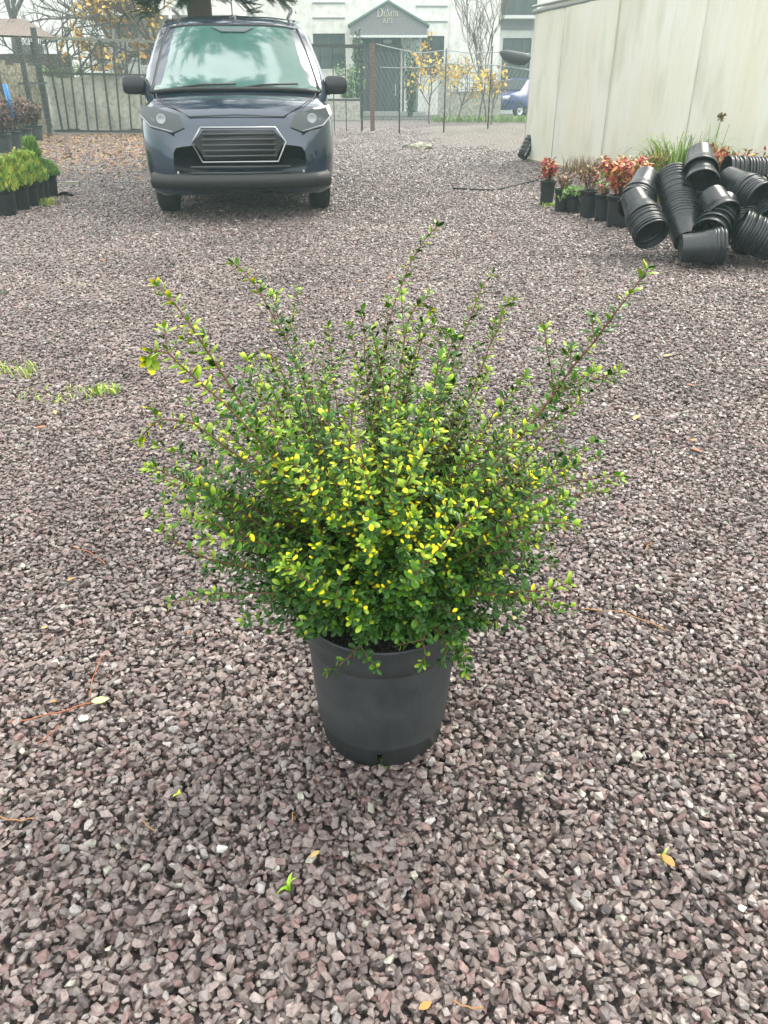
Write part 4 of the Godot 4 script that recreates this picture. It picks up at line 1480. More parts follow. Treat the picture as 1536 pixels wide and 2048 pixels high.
	tag(obj("black_bag", s, mat(lin(0.02, 0.022, 0.023), 0.6)), "long black bag slung on the wire beside the greenhouse corner", "bag")

# ---------------------------------------------------------------- buildings
func window_part(b: Node, lo: Vector3, hi: Vector3, mull: int, called := "window") -> void:
	var fm: Material = mats.frame
	var fr := start(true)
	var w := hi.x - lo.x
	var h := hi.y - lo.y
	var z := lo.z
	box(fr, Vector3(lo.x + 0.04, lo.y + h / 2, z + 0.03), Vector3(0.08, h, 0.08))
	box(fr, Vector3(hi.x - 0.04, lo.y + h / 2, z + 0.03), Vector3(0.08, h, 0.08))
	box(fr, Vector3(lo.x + w / 2, lo.y + 0.04, z + 0.028), Vector3(w, 0.08, 0.08))
	box(fr, Vector3(lo.x + w / 2, hi.y - 0.04, z + 0.028), Vector3(w, 0.08, 0.08))
	for k in mull:
		box(fr, Vector3(lo.x + w * (k + 1) / (mull + 1), lo.y + h / 2, z + 0.026), Vector3(0.07, h, 0.07))
	var f := obj(called, fr, fm, b)
	for k in mull + 1:
		var g := start(true)
		box(g, Vector3(lo.x + w * (k + 0.5) / (mull + 1), lo.y + h / 2, z + 0.02), Vector3(w / (mull + 1) - 0.06, h - 0.1, 0.01))
		obj("pane", g, mats.glass, f)
	# net curtain folds behind the panes
	var c := start()
	for k in 20:
		var x0 := lo.x + 0.06 + (w - 0.12) * k / 20.0
		var x1 := lo.x + 0.06 + (w - 0.12) * (k + 1) / 20.0
		quad(c, Vector3(x0, lo.y + 0.06, z - 0.05 - 0.03 * (k % 2)), Vector3(x1, lo.y + 0.06, z - 0.05 - 0.03 * ((k + 1) % 2)), Vector3(x1, hi.y - 0.06, z - 0.05 - 0.03 * ((k + 1) % 2)), Vector3(x0, hi.y - 0.06, z - 0.05 - 0.03 * (k % 2)))
	obj("curtain", c, mats.curtain, f)
	var si := start(true)
	box(si, Vector3(lo.x + w / 2, lo.y - 0.04, z + 0.08), Vector3(w + 0.16, 0.07, 0.2))
	obj("sill", si, mats.trim, f)

func wall_with_holes(x0: float, x1: float, y0: float, y1: float, z: float, thick: float, holes: Array) -> SurfaceTool:
	# a wall slab cut into boxes round rectangular openings
	var xs := [x0, x1]
	var ys := [y0, y1]
	for h in holes:
		xs.append(h[0]); xs.append(h[2]); ys.append(h[1]); ys.append(h[3])
	xs.sort()
	ys.sort()
	var s := start(true)
	for i in xs.size() - 1:
		for j in ys.size() - 1:
			if xs[i + 1] - xs[i] < 0.001 or ys[j + 1] - ys[j] < 0.001:
				continue
			var cx: float = (xs[i] + xs[i + 1]) / 2
			var cy: float = (ys[j] + ys[j + 1]) / 2
			var open := false
			for h in holes:
				if cx > h[0] and cx < h[2] and cy > h[1] and cy < h[3]:
					open = true
			if not open:
				box(s, Vector3(cx, cy, z - thick / 2), Vector3(xs[i + 1] - xs[i], ys[j + 1] - ys[j], thick))
	return s

func build_buildings() -> void:
	rng.seed = 808
	mats.frame = mat(lin(0.03, 0.033, 0.036), 0.5)
	mats.glass = mat(Color(0.12, 0.16, 0.17, 0.5), 0.04)
	mats.glass.transparency = BaseMaterial3D.TRANSPARENCY_ALPHA
	mats.curtain = mat(lin(0.16, 0.18, 0.18), 0.9)
	mats.trim = mat(lin(0.62, 0.63, 0.60), 0.8)
	var white := speckled(lin(0.76, 0.75, 0.69), 0.85, 0.012, 0.10, 0.6, 71)
	var b := thing("apartment_building", "white apartment block with a gabled entrance porch across the street", "building", Vector3.ZERO)
	var z := -44.0
	var wins := []
	for e in [[Vector3(-3.471, 2.018, -44.000), Vector3(-1.897, 3.515, -44.000)], [Vector3(1.841, 1.759, -44.000), Vector3(2.947, 3.411, -44.000)], [Vector3(-5.157, 2.018, -44.000), Vector3(-3.844, 3.515, -44.000)], [Vector3(-3.294, 6.056, -44.000), Vector3(-1.805, 7.294, -44.000)], [Vector3(1.741, 6.056, -44.000), Vector3(2.801, 7.294, -44.000)], [Vector3(-0.666, 5.274, -44.000), Vector3(0.280, 6.822, -44.000)]]:
		wins.append([e[0].x, e[0].y, e[1].x, e[1].y])
	var dlo := Vector3(-1.163, 0.440, -44.000)
	var dhi := Vector3(0.828, 3.453, -44.000)
	var holes := wins.duplicate()
	holes.append([dlo.x, 0.15, dhi.x, dhi.y])
	var left := -5.105 - 1.5
	var right := 5.645
	obj("wall", wall_with_holes(left, right, 0.0, 9.5, z, 0.3, holes), white, b)
	for h in wins:
		window_part(b, Vector3(h[0], h[1], z - 0.14), Vector3(h[2], h[3], z - 0.14), 1)
	# shallow sunk panels between the storeys
	for e in [[Vector3(-3.451, 4.130, -44.000), Vector3(-1.881, 4.171, -44.000)], [Vector3(-3.424, 4.736, -44.000), Vector3(-1.867, 4.777, -44.000)], [Vector3(1.535, 4.616, -44.000), Vector3(3.045, 4.636, -44.000)], [Vector3(1.547, 4.008, -44.000), Vector3(3.070, 4.008, -44.000)]]:
		var s := start(true)
		box(s, (e[0] + e[1]) * 0.5 + Vector3(0, 0, 0.025), Vector3(e[1].x - e[0].x, 0.05, 0.06))
		obj("string_course", s, mat(lin(0.22, 0.25, 0.25), 0.8), b)
	# pilaster strips
	for x in [-3.829, 3.362, 5.448]:
		var s := start(true)
		box(s, Vector3(x, 4.75, z + 0.04), Vector3(0.35, 9.5, 0.08))
		obj("pilaster", s, white, b)
	# porch
	var zp := -42.4
	var apex := Vector3(0.184, 4.681, -42.400)
	var gl := Vector3(-1.586, 3.824, -42.400)
	var gr := Vector3(2.008, 3.725, -42.400)
	gl.y = (gl.y + gr.y) / 2
	gr.y = gl.y
	var low := gl.y - 0.42
	var stone := speckled(lin(0.20, 0.195, 0.20), 0.85, 0.06, 0.35, 1.4, 72)
	var s := start(true)
	var back := Vector3(0, 0, -1.6)
	var A := Vector3(gl.x, low, zp)
	var B := Vector3(gr.x, low, zp)
	tri(s, gl, apex, gr); quad(s, A, gl, gr, B)
	quad(s, A + back, A, B, B + back)
	obj("porch_gable", s, stone, b)
	for e in [[gl, apex], [apex, gr]]:
		s = start(true)
		var o := Vector3(0, 0.06, 0.12)
		var a: Vector3 = e[0]
		var c: Vector3 = e[1]
		var over := (c - a).normalized() * 0.12
		if e[0] == gl:
			a -= over
		else:
			c += over
		quad(s, a + o, c + o, c + back + o, a + back + o)
		quad(s, a + o, a + o - Vector3(0, 0.09, 0), c + o - Vector3(0, 0.09, 0), c + o)
		quad(s, a + o - Vector3(0, 0.09, 0), a + back + o - Vector3(0, 0.09, 0), c + back + o - Vector3(0, 0.09, 0), c + o - Vector3(0, 0.09, 0))
		obj("porch_roof", s, mat(lin(0.10, 0.16, 0.15), 0.7), b)
	s = start(true)
	box(s, Vector3((gl.x + gr.x) / 2, low - 0.05, zp + 0.02), Vector3(gr.x - gl.x + 0.06, 0.1, 0.12))
	obj("porch_lintel", s, mats.trim, b)
	for k in 22:
		s = start(true)
		box(s, Vector3(lerpf(gl.x + 0.08, gr.x - 0.08, k / 21.0), low - 0.05, zp + 0.09), Vector3(0.09, 0.07, 0.04))
		obj("dentil", s, mat(lin(0.75, 0.76, 0.74), 0.7), b)
	for x in [-1.223, 1.505]:
		s = start()
		bar(s, Vector3(x, low - 0.1, zp - 0.15), Vector3(x, 0, zp - 0.15), 0.15, 14)
		obj("porch_column", s, mat(lin(0.17, 0.20, 0.19), 0.7), b)
	s = start()
	loft_box(s, Vector3((gl.x + gr.x) / 2 - 0.05, low - 0.22, zp - 0.6), Vector3(0.4, 0.16, 0.4), 0.05)
	obj("porch_lamp", s, mat(lin(0.4, 0.42, 0.40), 0.5), b)
	s = start(true)
	box(s, Vector3((gl.x + gr.x) / 2, 0.08, zp - 0.5), Vector3(gr.x - gl.x, 0.16, 2.2))
	obj("porch_step", s, mat(lin(0.35, 0.35, 0.34), 0.85), b)
	# lettering
	var f := SystemFont.new()
	f.font_names = PackedStringArray(["Droid Serif"])
	for e in [["D", 0.34, Vector3(-0.185, 4.253, -42.380)], ["EMİR", 0.20, Vector3(0.325, 4.195, -42.380)], ["APT", 0.19, Vector3(0.186, 3.940, -42.380)]]:
		var tm := TextMesh.new()
		tm.text = e[0]
		tm.font = f
		tm.font_size = 64
		tm.pixel_size = e[1] / 46.0
		tm.depth = 0.05
		var o := obj("lettering", tm, mat(lin(0.55, 0.52, 0.42), 0.5), b)
		o.position = e[2]
	s = start()
	lathe(s, [[0.0, 0.0], [0.05, 0.0], [0.055, 0.02]], 12)
	var eye := obj("sign_bead", s, mat(lin(0.05, 0.18, 0.5), 0.3), b)
	eye.position = Vector3(0.162, 4.349, -42.360)
	eye.rotation_degrees = Vector3(90, 0, 0)
	s = start()
	lathe(s, [[0.0, 0.0], [0.028, 0.004]], 12)
	obj("bead_centre", s, mat(lin(0.8, 0.82, 0.82), 0.3), eye).position = Vector3(0, 0.024, 0)
	# door
	s = start(true)
	box(s, Vector3((dlo.x + dhi.x) / 2, dhi.y / 2 + 0.05, z - 0.2), Vector3(dhi.x - dlo.x, dhi.y, 0.06))
	var door := obj("door", s, mat(lin(0.035, 0.042, 0.048), 0.4), b)
	for k in 5:
		s = start(true)
		box(s, Vector3(lerpf(dlo.x + 0.2, dhi.x - 0.2, k / 4.0), dhi.y / 2, z - 0.14), Vector3(0.06, dhi.y - 0.1, 0.04))
		obj("bar", s, mat(lin(0.08, 0.085, 0.09), 0.4), door)
	s = start(true)
	box(s, Vector3(dhi.x - 0.25, 1.1, z - 0.12), Vector3(0.05, 0.5, 0.08))
	obj("handle", s, mat(lin(0.5, 0.5, 0.5), 0.3, 0.8), door)
	s = start()
	tube(s, [Vector3(dhi.x + 0.12, 0.16, zp - 1.0), Vector3(dhi.x + 0.12, 2.75, zp - 1.0), Vector3(dhi.x + 0.02, 2.95, zp - 1.0), Vector3(dhi.x - 0.3, 3.0, zp - 1.0)], [0.05], 8)
	obj("downpipe", s, mat(lin(0.06, 0.08, 0.085), 0.5), b)
	# right-hand block
	var c := thing("apartment_building", "set-back white block with tall glazed balconies behind the blue car", "building", Vector3.ZERO)
	var z2 := -46.0
	var rw := []
	for e in [[Vector3(6.080, 1.151, -46.000), Vector3(7.546, 3.429, -46.000)], [Vector3(5.922, 4.375, -46.000), Vector3(7.676, 6.281, -46.000)], [Vector3(8.569, 1.151, -46.000), Vector3(9.739, 3.429, -46.000)]]:
		rw.append([e[0].x, e[0].y, e[1].x, e[1].y])
	obj("wall", wall_with_holes(5.824, 12.367, 0.0, 9.5, z2, 0.3, rw), speckled(lin(0.60, 0.62, 0.58), 0.85, 0.012, 0.10, 0.6, 73), c)
	for h in rw:
		window_part(c, Vector3(h[0], h[1], z2 - 0.14), Vector3(h[2], h[3], z2 - 0.14), 2)
	s = start(true)
	var sa := Vector3(5.852, 4.290, -46.000)
	box(s, Vector3(sa.x + 2.5, sa.y, z2 + 0.35), Vector3(5.2, 0.14, 0.8))
	obj("balcony_slab", s, mats.trim, c)
	s = start(true)
	box(s, Vector3(sa.x + 2.5, sa.y - 0.30, z2 + 0.06), Vector3(5.0, 0.40, 0.1))
	obj("stone_band", s, stone, c)
	# left block behind the yellow tree
	var d := thing("apartment_building", "pale building with a jutting upper floor behind the yellow-leaved tree", "building", Vector3.ZERO)
	var z3 := -40.0
	var lw := []
	for e in [[Vector3(-11.882, 3.126, -40.000), Vector3(-10.386, 3.651, -40.000)], [Vector3(-10.931, 2.090, -40.000), Vector3(-9.945, 2.707, -40.000)], [Vector3(-8.502, 2.090, -40.000), Vector3(-7.260, 3.239, -40.000)]]:
		lw.append([e[0].x, e[0].y, e[1].x, e[1].y])
	var lx0 := -12.427
	obj("wall", wall_with_holes(lx0, -3.728 - 3.0, 0.0, 3.910, z3, 0.3, lw), speckled(lin(0.46, 0.47, 0.43), 0.85, 0.012, 0.12, 0.6, 74), d)  # wall colour darkened for the shade under the jutting floor
	for h in lw:
		window_part(d, Vector3(h[0], h[1], z3 - 0.14), Vector3(h[2], h[3], z3 - 0.14), 1)
	s = start(true)
	box(s, Vector3((-12.811 + -6.149) / 2, 3.858 + 2.0, -39.6), Vector3(-6.149 - -12.811, 4.0, 2.6))
	obj("upper_floor", s, white, d)
	# pale wall further left, behind the bare trees
	var e2 := thing("apartment_building", "hazy white house wall far behind the bare trees at the left", "building", Vector3.ZERO)
	s = start(true)
	box(s, Vector3(-27.0, 4.0, -62.0), Vector3(26.0, 8.0, 6.0))
	obj("wall", s, white, e2)
	for k in 4:
		window_part(e2, Vector3(-34.0 + k * 5.0, 2.2, -58.96), Vector3(-32.4 + k * 5.0, 3.7, -58.96), 1)
	# low street wall with pillar
	var lw2 := thing("street_wall", "low rendered wall with a taller pillar in front of the apartment block", "wall", Vector3.ZERO)
	var conc := speckled(lin(0.36, 0.35, 0.30), 0.9, 0.02, 0.25, 1.2, 75)
	s = start(true)
	var wy := 0.978
	box(s, Vector3((2.716 + 4.815) / 2, wy / 2, -36.0), Vector3(4.815 - 2.716, wy, 0.25))
	obj("wall", s, conc, lw2)
	s = start(true)
	box(s, Vector3((2.716 + 4.836) / 2, wy + 0.04, -36.0), Vector3(4.856 - 2.716, 0.07, 0.33))
	obj("coping", s, mat(lin(0.22, 0.22, 0.19), 0.9), lw2)
	s = start(true)
	var py := 2.026
	box(s, Vector3(2.463, py / 2, -36.0), Vector3(0.45, py, 0.4))
	obj("pillar", s, conc, lw2)
	s = start()
	for k in 12:
		var x := lerpf(2.727, 4.417, k / 11.0)
		bar(s, Vector3(x, wy, -36), Vector3(x, wy + 1.0, -36), 0.012, 4)
	for k in 5:
		bar(s, Vector3(2.727, wy + 0.2 * k + 0.15, -36.01), Vector3(4.417, wy + 0.2 * k + 0.15, -36.01), 0.008, 4)
	obj("mesh_panel", s, mat(lin(0.10, 0.12, 0.11), 0.6), lw2)
	# lower wall left of the entrance
	s = start(true)
	box(s, Vector3(-3.6, 0.4, -36.2), Vector3(5.2, 0.8, 0.25))
	tag(obj("street_wall", s, conc), "low rendered wall left of the apartment entrance, behind the van", "wall")
	# street
	s = start()
	quad(s, Vector3(-80, -0.004, -37.0), Vector3(80, -0.004, -37.0), Vector3(80, -0.004, -41.8), Vector3(-80, -0.004, -41.8))
	struct("road", s, mat(lin(0.07, 0.07, 0.07), 0.85), "asphalt street between the yard and the apartment block", "road")
	s = start(true)
	box(s, Vector3(20.0, 0.05, -36.9), Vector3(32.0, 0.13, 0.15))
	struct("kerb", s, mat(lin(0.5, 0.5, 0.48), 0.85), "pale kerb along the street", "kerb")

# ---------------------------------------------------------------- trees and shrubs behind
func grow(s: SurfaceTool, at: Vector3, d: Vector3, l: float, rad: float, level: int, most: int, tips: Array, spread: float, rise: float) -> void:
	var n := 4
	var pts := [at]
	var dir := d
	for k in n:
		dir = (dir + rand_dir() * 0.16 + Vector3.UP * rise * 0.08).normalized()
		pts.append(pts[k] + dir * l / n)
	tube(s, pts, [rad, rad * 0.92, rad * 0.85, rad * 0.76, rad * 0.66], 7 if level < 2 else 4, false)
	if level >= most:
		tips.append(pts)
		return
	if level >= most - 1:
		tips.append(pts)
	var kids := rng.randi_range(3, 4)
	for k in kids:
		var u := r(0.45, 1.0) if k > 0 else 1.0
		var i := clampi(int(u * n), 1, n)
		var nd := (dir + rand_dir() * spread + Vector3.UP * rise * 0.2).normalized()
		grow(s, pts[i], nd, l * r(0.55, 0.8), rad * (0.62 if k > 0 else 0.68), level + 1, most, tips, spread, rise)

func tree(called: String, label: String, category: String, foot: Vector3, high: float, rad: float, levels: int, spread: float, rise: float, bark: Color, group := "", lean := Vector3.ZERO) -> Array:
	var t := thing(called, label, category, foot, 0.0, group)
	var tips := []
	var s := start()
	var l := high * 0.38
	grow(s, Vector3.ZERO, (Vector3.UP + lean).normalized(), l, rad, 0, levels, tips, spread, rise)
	obj("trunk", s, mat(bark, 0.9), t)
	return [t, tips]

func tip_leaves(t: Node3D, called: String, tips: Array, chance: float, per: int, mesh: Mesh, size: float, cols: Array, hang := 0.3) -> void:
	var w := []
	var c := []
	for pts in tips:
		if rng.randf() > chance:
			continue
		for k in per:
			var i: int = rng.randi() % (pts.size() - 1)
			var p: Vector3 = (pts[i] as Vector3).lerp(pts[i + 1], rng.randf())
			var d := (rand_dir() + Vector3(0, -hang, 0)).normalized()
			w.append(Transform3D(scaled(aim(d, rand_dir()), Vector3.ONE * size * r(0.6, 1.3)), p + rand_dir() * size * 0.5))
			c.append(tint_of(cols))
	many(called, mesh, cloud_mat(0.6), w, c, t)

func build_trees() -> void:
	rng.seed = 909
	var leaf := lance(1.0, 0.7)
	var ochre := [Color(0.50, 0.28, 0.05), Color(0.58, 0.38, 0.08), Color(0.40, 0.20, 0.05), Color(0.62, 0.46, 0.14)]
	var a := tree("autumn_tree", "autumn tree with sparse ochre leaves behind the gate, left of the van", "tree", Vector3(-6.2, 0, -27.5), 7.2, 0.10, 5, 0.95, 0.1, lin(0.11, 0.095, 0.08), "", Vector3(-0.12, 0, 0))
	tip_leaves(a[0], "leaves", a[1], 0.55, 5, leaf, 0.13, ochre)
	a = tree("autumn_tree", "small autumn tree with ochre leaves low behind the gate bars", "tree", Vector3(-7.0, 0, -28.4), 3.6, 0.05, 4, 0.9, 0.1, lin(0.11, 0.095, 0.08))
	tip_leaves(a[0], "leaves", a[1], 0.8, 8, leaf, 0.12, ochre)
	var grey := lin(0.13, 0.12, 0.11)
	tree("bare_tree", "bare grey tree with upswept twigs in the far left corner", "tree", Vector3(-12.2, 0, -30.0), 8.0, 0.12, 5, 0.8, 0.35, grey, "bare trees behind the left fence")
	tree("bare_tree", "bare grey tree with wide thin branches behind the gate", "tree", Vector3(-9.4, 0, -31.0), 8.4, 0.11, 5, 0.85, 0.3, grey, "bare trees behind the left fence")
	tree("bare_tree", "small bare tree with tangled twigs right behind the gate bars", "tree", Vector3(-10.6, 0, -29.0), 4.4, 0.06, 5, 0.9, 0.2, grey, "bare trees behind the left fence")
	tree("bare_tree", "bare young tree with arching twigs just behind the diagonal brace", "tree", Vector3(-8.2, 0, -28.5), 5.0, 0.05, 5, 0.8, 0.3, grey, "bare trees behind the left fence")
	# evergreen low growth behind the gate
	for e in [[Vector3(-6.6, 0, -26.4), 0.75, "rounded green bush behind the gate, left of the van"], [Vector3(-9.7, 0, -26.8), 0.8, "dark green bush behind the gate bars in the left corner"], [Vector3(-7.7, 0, -26.6), 0.5, "low green bush at the foot of the diagonal brace"]]:
		var t := thing("green_bush", e[2], "bush", e[0], 0.0, "green bushes behind the gate")
		var sh := stems(t, Vector3.ZERO, 50, e[1], e[1] * 2.3, Color(0.1, 0.09, 0.06), 0.008)
		leaf_cloud(t, "leaves", sh, 26, leaf, 0.10, [Color(0.10, 0.20, 0.05), Color(0.16, 0.27, 0.07), Color(0.22, 0.30, 0.10)], 0.2)
	# dark conifer behind the van
	var t := thing("conifer_tree", "big dark green conifer behind the van, its boughs reaching over the roof", "tree", Vector3(-2.70, 0, -13.2))
	var s := start()
	tube(s, [Vector3.ZERO, Vector3(0.05, 3, 0), Vector3(0, 6, 0), Vector3(0, 11, 0)], [0.20, 0.17, 0.13, 0.05], 9)
	var tips := []
	for k in 240:
		var y := r(2.35, 10.8) if k > 60 else r(2.2, 3.6)
		var far: float = minf(0.75 + (y - 1.95) * 1.25, 4.5 - (y - 3.0) * 0.40) * r(0.6, 1.05)
		var an := r(0, TAU)
		var d := Vector3(cos(an), 0, sin(an))
		var c := curve(Vector3(0, y, 0), Vector3(0, y + 0.35, 0) + d * far * 0.5, Vector3(0, y - r(-0.1, 0.35), 0) + d * far, 6)
		tube(s, c, [0.04, 0.035, 0.03, 0.025, 0.02, 0.012, 0.006], 4, false)
		tips.append(c)
	obj("trunk", s, mat(lin(0.08, 0.06, 0.05), 0.9), t)
	var w := []
	var cc := []
	var needle := done(needle_spray())
	for c in tips:
		for k in 60:
			var u := pow(rng.randf(), 0.6) * 5.99
			var i := int(u)
			var p: Vector3 = (c[i] as Vector3).lerp(c[i + 1], u - i)
			var d: Vector3 = ((c[6] - c[0]) as Vector3).normalized() + rand_dir() * 0.8 + Vector3(0, -0.15, 0)
			w.append(Transform3D(scaled(aim(d, Vector3.UP + rand_dir() * 0.5), Vector3.ONE * r(0.14, 0.30)), p + rand_dir() * 0.06))
			cc.append(tint_of([Color(0.030, 0.075, 0.035), Color(0.045, 0.10, 0.045), Color(0.022, 0.055, 0.028)]))
	many("foliage", needle, cloud_mat(0.7), w, cc, t)
	# evergreens at the porch
	for e in [[Vector3(1.236, 0, -40.5), 0.42, 3.0, "narrow dark evergreen climbing the right porch column", [Color(0.05, 0.11, 0.05), Color(0.08, 0.15, 0.06)]], [Vector3(-1.538, 0, -40.0), 0.8, 2.3, "feathery light green evergreen left of the apartment door", [Color(0.12, 0.22, 0.08), Color(0.17, 0.28, 0.10)]], [Vector3(-1.203, 0, -41.6), 0.25, 3.6, "dark creeper twining up the left porch column", [Color(0.05, 0.09, 0.05), Color(0.07, 0.12, 0.05)]]]:
		var q := thing("evergreen_shrub", e[3], "shrub", e[0], 0.0, "evergreens at the apartment porch")
		var sh := stems(q, Vector3.ZERO, 40, e[1], e[2], Color(0.09, 0.07, 0.05), 0.012)
		leaf_cloud(q, "leaves", sh, 34, leaf, 0.13, e[4], 0.05)
	# thin bare shrubs with a few yellow leaves along the street wall
	var list := [
		[Vector3(3.622, 0, -33), 5.6, "tall bare sapling with upright twigs before the white wall", 0.0],
		[Vector3(3.964, 0, -33.5), 5.0, "bare forked sapling nearest the blue car", 0.0],
		[Vector3(2.829, 0, -33), 3.0, "low shrub with yellow leaves by the concrete pillar", 0.7],
		[Vector3(1.683, 0, -32), 3.2, "shrub with the most yellow leaves, before the right porch window", 0.9],
		[Vector3(3.845, 0, -31), 2.6, "shrub with drooping yellow leaves beside the blue car", 0.7]]
	for e in list:
		a = tree("street_shrub", e[2], "shrub", e[0], e[1], 0.035 if e[1] > 4 else 0.03, 4, 0.55 if e[1] > 4 else 0.85, 0.6 if e[1] > 4 else 0.2, lin(0.12, 0.09, 0.075), "bare shrubs along the street wall")
		if e[3] > 0.0:
			tip_leaves(a[0], "leaves", a[1], e[3] * 0.6, 2, leaf, 0.13, [Color(0.70, 0.50, 0.06), Color(0.62, 0.36, 0.06), Color(0.75, 0.58, 0.12)])

func needle_spray() -> SurfaceTool:
	var s := start()
	for k in 14:
		var t := k / 13.0
		for e in [-1.0, 1.0]:
			var b := Vector3(t * 0.85, 0, 0)
			var tip := b + Vector3(0.18, -0.03 + 0.02 * (k % 3), e * 0.26 * (1.0 - 0.6 * t))
			tri(s, b - Vector3(0.018, 0, 0), b + Vector3(0.018, 0, 0), tip)
			tri(s, b - Vector3(0.0, 0.015, 0), b + Vector3(0.0, 0.015, 0), tip + Vector3(0.04, 0.05, 0))
	return s

# ---------------------------------------------------------------- what lies on the gravel
func big_leaf(called: String, label: String, category: String, at: Vector3, L: float, W: float, turn: float, m: Material, curl := 0.15, group := "") -> void:
	var o := obj(called, lance(L, W, curl), m)
	o.position = at
	o.rotation = Vector3(r(-0.2, 0.2), turn, r(0.05, 0.3))
	tag(o, label, category, group)

func ground_twig(called: String, label: String, category: String, pts: Array, rad: float, m: Material, group := "") -> void:
	var s := start()
	var path := smooth_path(pts, 5)
	for k in path.size():
		path[k] += Vector3(0, 0.012 + 0.002 * sin(k * 1.7), 0)
	tube(s, path, [rad], 5)
	tag(obj(called, s, m), label, category, group)

func tuft(called: String, label: String, at: Vector3, n: int, spread: float, high: float, cols: Array, w := 0.005) -> void:
	var t := thing(called, label, "weed", at)
	var s := start()
	for k in n:
		var f := Vector3(r(-1, 1) * spread, 0, r(-1, 1) * spread * 0.6)
		var d := Vector3(r(-1, 1), 0, r(-1, 1)) * high * 0.9
		s.set_color(tint_of(cols))
		blade(s, curve(f, f + Vector3(0, high * 1.1, 0) + d * 0.3, f + d + Vector3(0, high * r(0.3, 0.9), 0), 3), w)
	obj("blades", s, vmat(0.5, 0.3), t)

func build_litter() -> void:
	rng.seed = 1010
	var red := mat(lin(0.30, 0.09, 0.035), 0.55)
	var tan := mat(lin(0.34, 0.17, 0.06), 0.7)
	var lime := mat(lin(0.55, 0.68, 0.22), 0.5)
	lime.backlight_enabled = true
	lime.backlight = Color(0.2, 0.25, 0.05)
	big_leaf("fallen_leaf", "fresh lime-green leaf lying on the gravel at the left", "leaf", Vector3(-0.592, 0.000, -1.180) + Vector3(0, 0.016, 0), 0.034, 0.020, 0.35, lime)
	ground_twig("leaf_stalk", "long red leaf stalk ending at the lime-green leaf", "twig", [Vector3(-0.738, 0.000, -1.122), Vector3(-0.666, 0.000, -1.146), Vector3(-0.590, 0.000, -1.182)], 0.0016, red)
	ground_twig("leaf_stalk", "thin red stalk standing off behind the lime-green leaf", "twig", [Vector3(-0.599, 0.000, -1.186), Vector3(-0.614, 0.000, -1.254), Vector3(-0.619, 0.000, -1.331)], 0.0012, red)
	ground_twig("leaf_stalk", "short red stalk below the long one at the left", "twig", [Vector3(-0.656, 0.000, -1.068), Vector3(-0.644, 0.000, -1.092), Vector3(-0.634, 0.000, -1.119)], 0.0012, red)
	ground_twig("leaf_stalk", "long orange stalk on the gravel right of the shrub's lowest branch", "twig", [Vector3(0.470, 0.000, -1.501), Vector3(0.568, 0.000, -1.485), Vector3(0.648, 0.000, -1.420)], 0.0016, tan)
	ground_twig("leaf_stalk", "red-brown stalk on the gravel left of the pot, under the shrub", "twig", [Vector3(-0.853, 0.000, -1.789), Vector3(-0.792, 0.000, -1.759), Vector3(-0.731, 0.000, -1.702)], 0.0014, red)
	ground_twig("pine_needle", "pine needle at the left edge of the gravel", "needle", [Vector3(-0.659, 0.000, -0.901), Vector3(-0.626, 0.000, -0.894), Vector3(-0.596, 0.000, -0.898)], 0.0011, tan)
	ground_twig("pine_needle", "upright tan needle below and left of the pot", "needle", [Vector3(-0.157, 0.000, -0.911), Vector3(-0.155, 0.000, -0.889)], 0.0010, tan)
	ground_twig("pine_needle", "curved tan needle at the bottom edge right of centre", "needle", [Vector3(0.094, 0.000, -0.598), Vector3(0.114, 0.000, -0.590), Vector3(0.134, 0.000, -0.589)], 0.0011, tan)
	ground_twig("pine_needle", "tan needle on the gravel at the lower left", "needle", [Vector3(-0.410, 0.000, -0.892), Vector3(-0.384, 0.000, -0.872)], 0.0010, tan)
	ground_twig("pine_needle", "pale stalk on the gravel right of the shrub", "needle", [Vector3(0.694, 0.000, -1.751), Vector3(0.720, 0.000, -1.795), Vector3(0.737, 0.000, -1.805)], 0.0012, tan)
	var dry := [mat(lin(0.42, 0.20, 0.05), 0.7), mat(lin(0.45, 0.30, 0.12), 0.75), mat(lin(0.30, 0.12, 0.05), 0.7)]
	var spots := [
		[0.014, "small orange dry leaf by the red stalks"], [0.030, "pale tan dry leaf on the gravel at mid left"], [0.040, "feathery pale dry leaf below the tan one at mid left"],
		[0.020, "rust-red dry leaf left of the shrub"], [0.022, "yellow-tan dry leaf right of the pot"], [0.014, "small yellow leaf between shrub and left edge"],
		[0.020, "orange dry leaf at the bottom edge"], [0.018, "brown curled leaf below the pot"], [0.05, "brown dry leaf behind the tallest shoot"],
		[0.035, "small tan leaf behind the shrub, left of the brown one"], [0.045, "rust-coloured dry leaf on the gravel at mid right"], [0.04, "orange needle-thin leaf at mid right"],
		[0.032, "small orange leaf on the right gravel"], [0.045, "red-brown strip of leaf right of the long shoot"], [0.05, "long rust-brown strip of leaf on the right gravel"],
		[0.026, "pale dry grass curl at the lower right"], [0.016, "pale yellow leaf at the left above the red stalks"], [0.05, "tan leaf on the far gravel at the left"]]
	var leaf_at := [Vector3(-0.676, 0.000, -1.178), Vector3(-1.274, 0.000, -2.794), Vector3(-1.242, 0.000, -2.634), Vector3(-0.787, 0.000, -1.632), Vector3(0.316, 0.000, -1.469), Vector3(-0.447, 0.000, -1.416), Vector3(0.047, 0.000, -0.586), Vector3(-0.105, 0.000, -0.831), Vector3(0.040, 0.000, -5.238), Vector3(-0.169, 0.000, -5.087), Vector3(1.342, 0.000, -3.512), Vector3(1.270, 0.000, -3.097), Vector3(1.091, 0.000, -2.498), Vector3(0.969, 0.000, -2.748), Vector3(1.084, 0.000, -2.404), Vector3(0.463, 0.000, -0.803), Vector3(-0.788, 0.000, -1.420), Vector3(-2.067, 0.000, -5.780)]
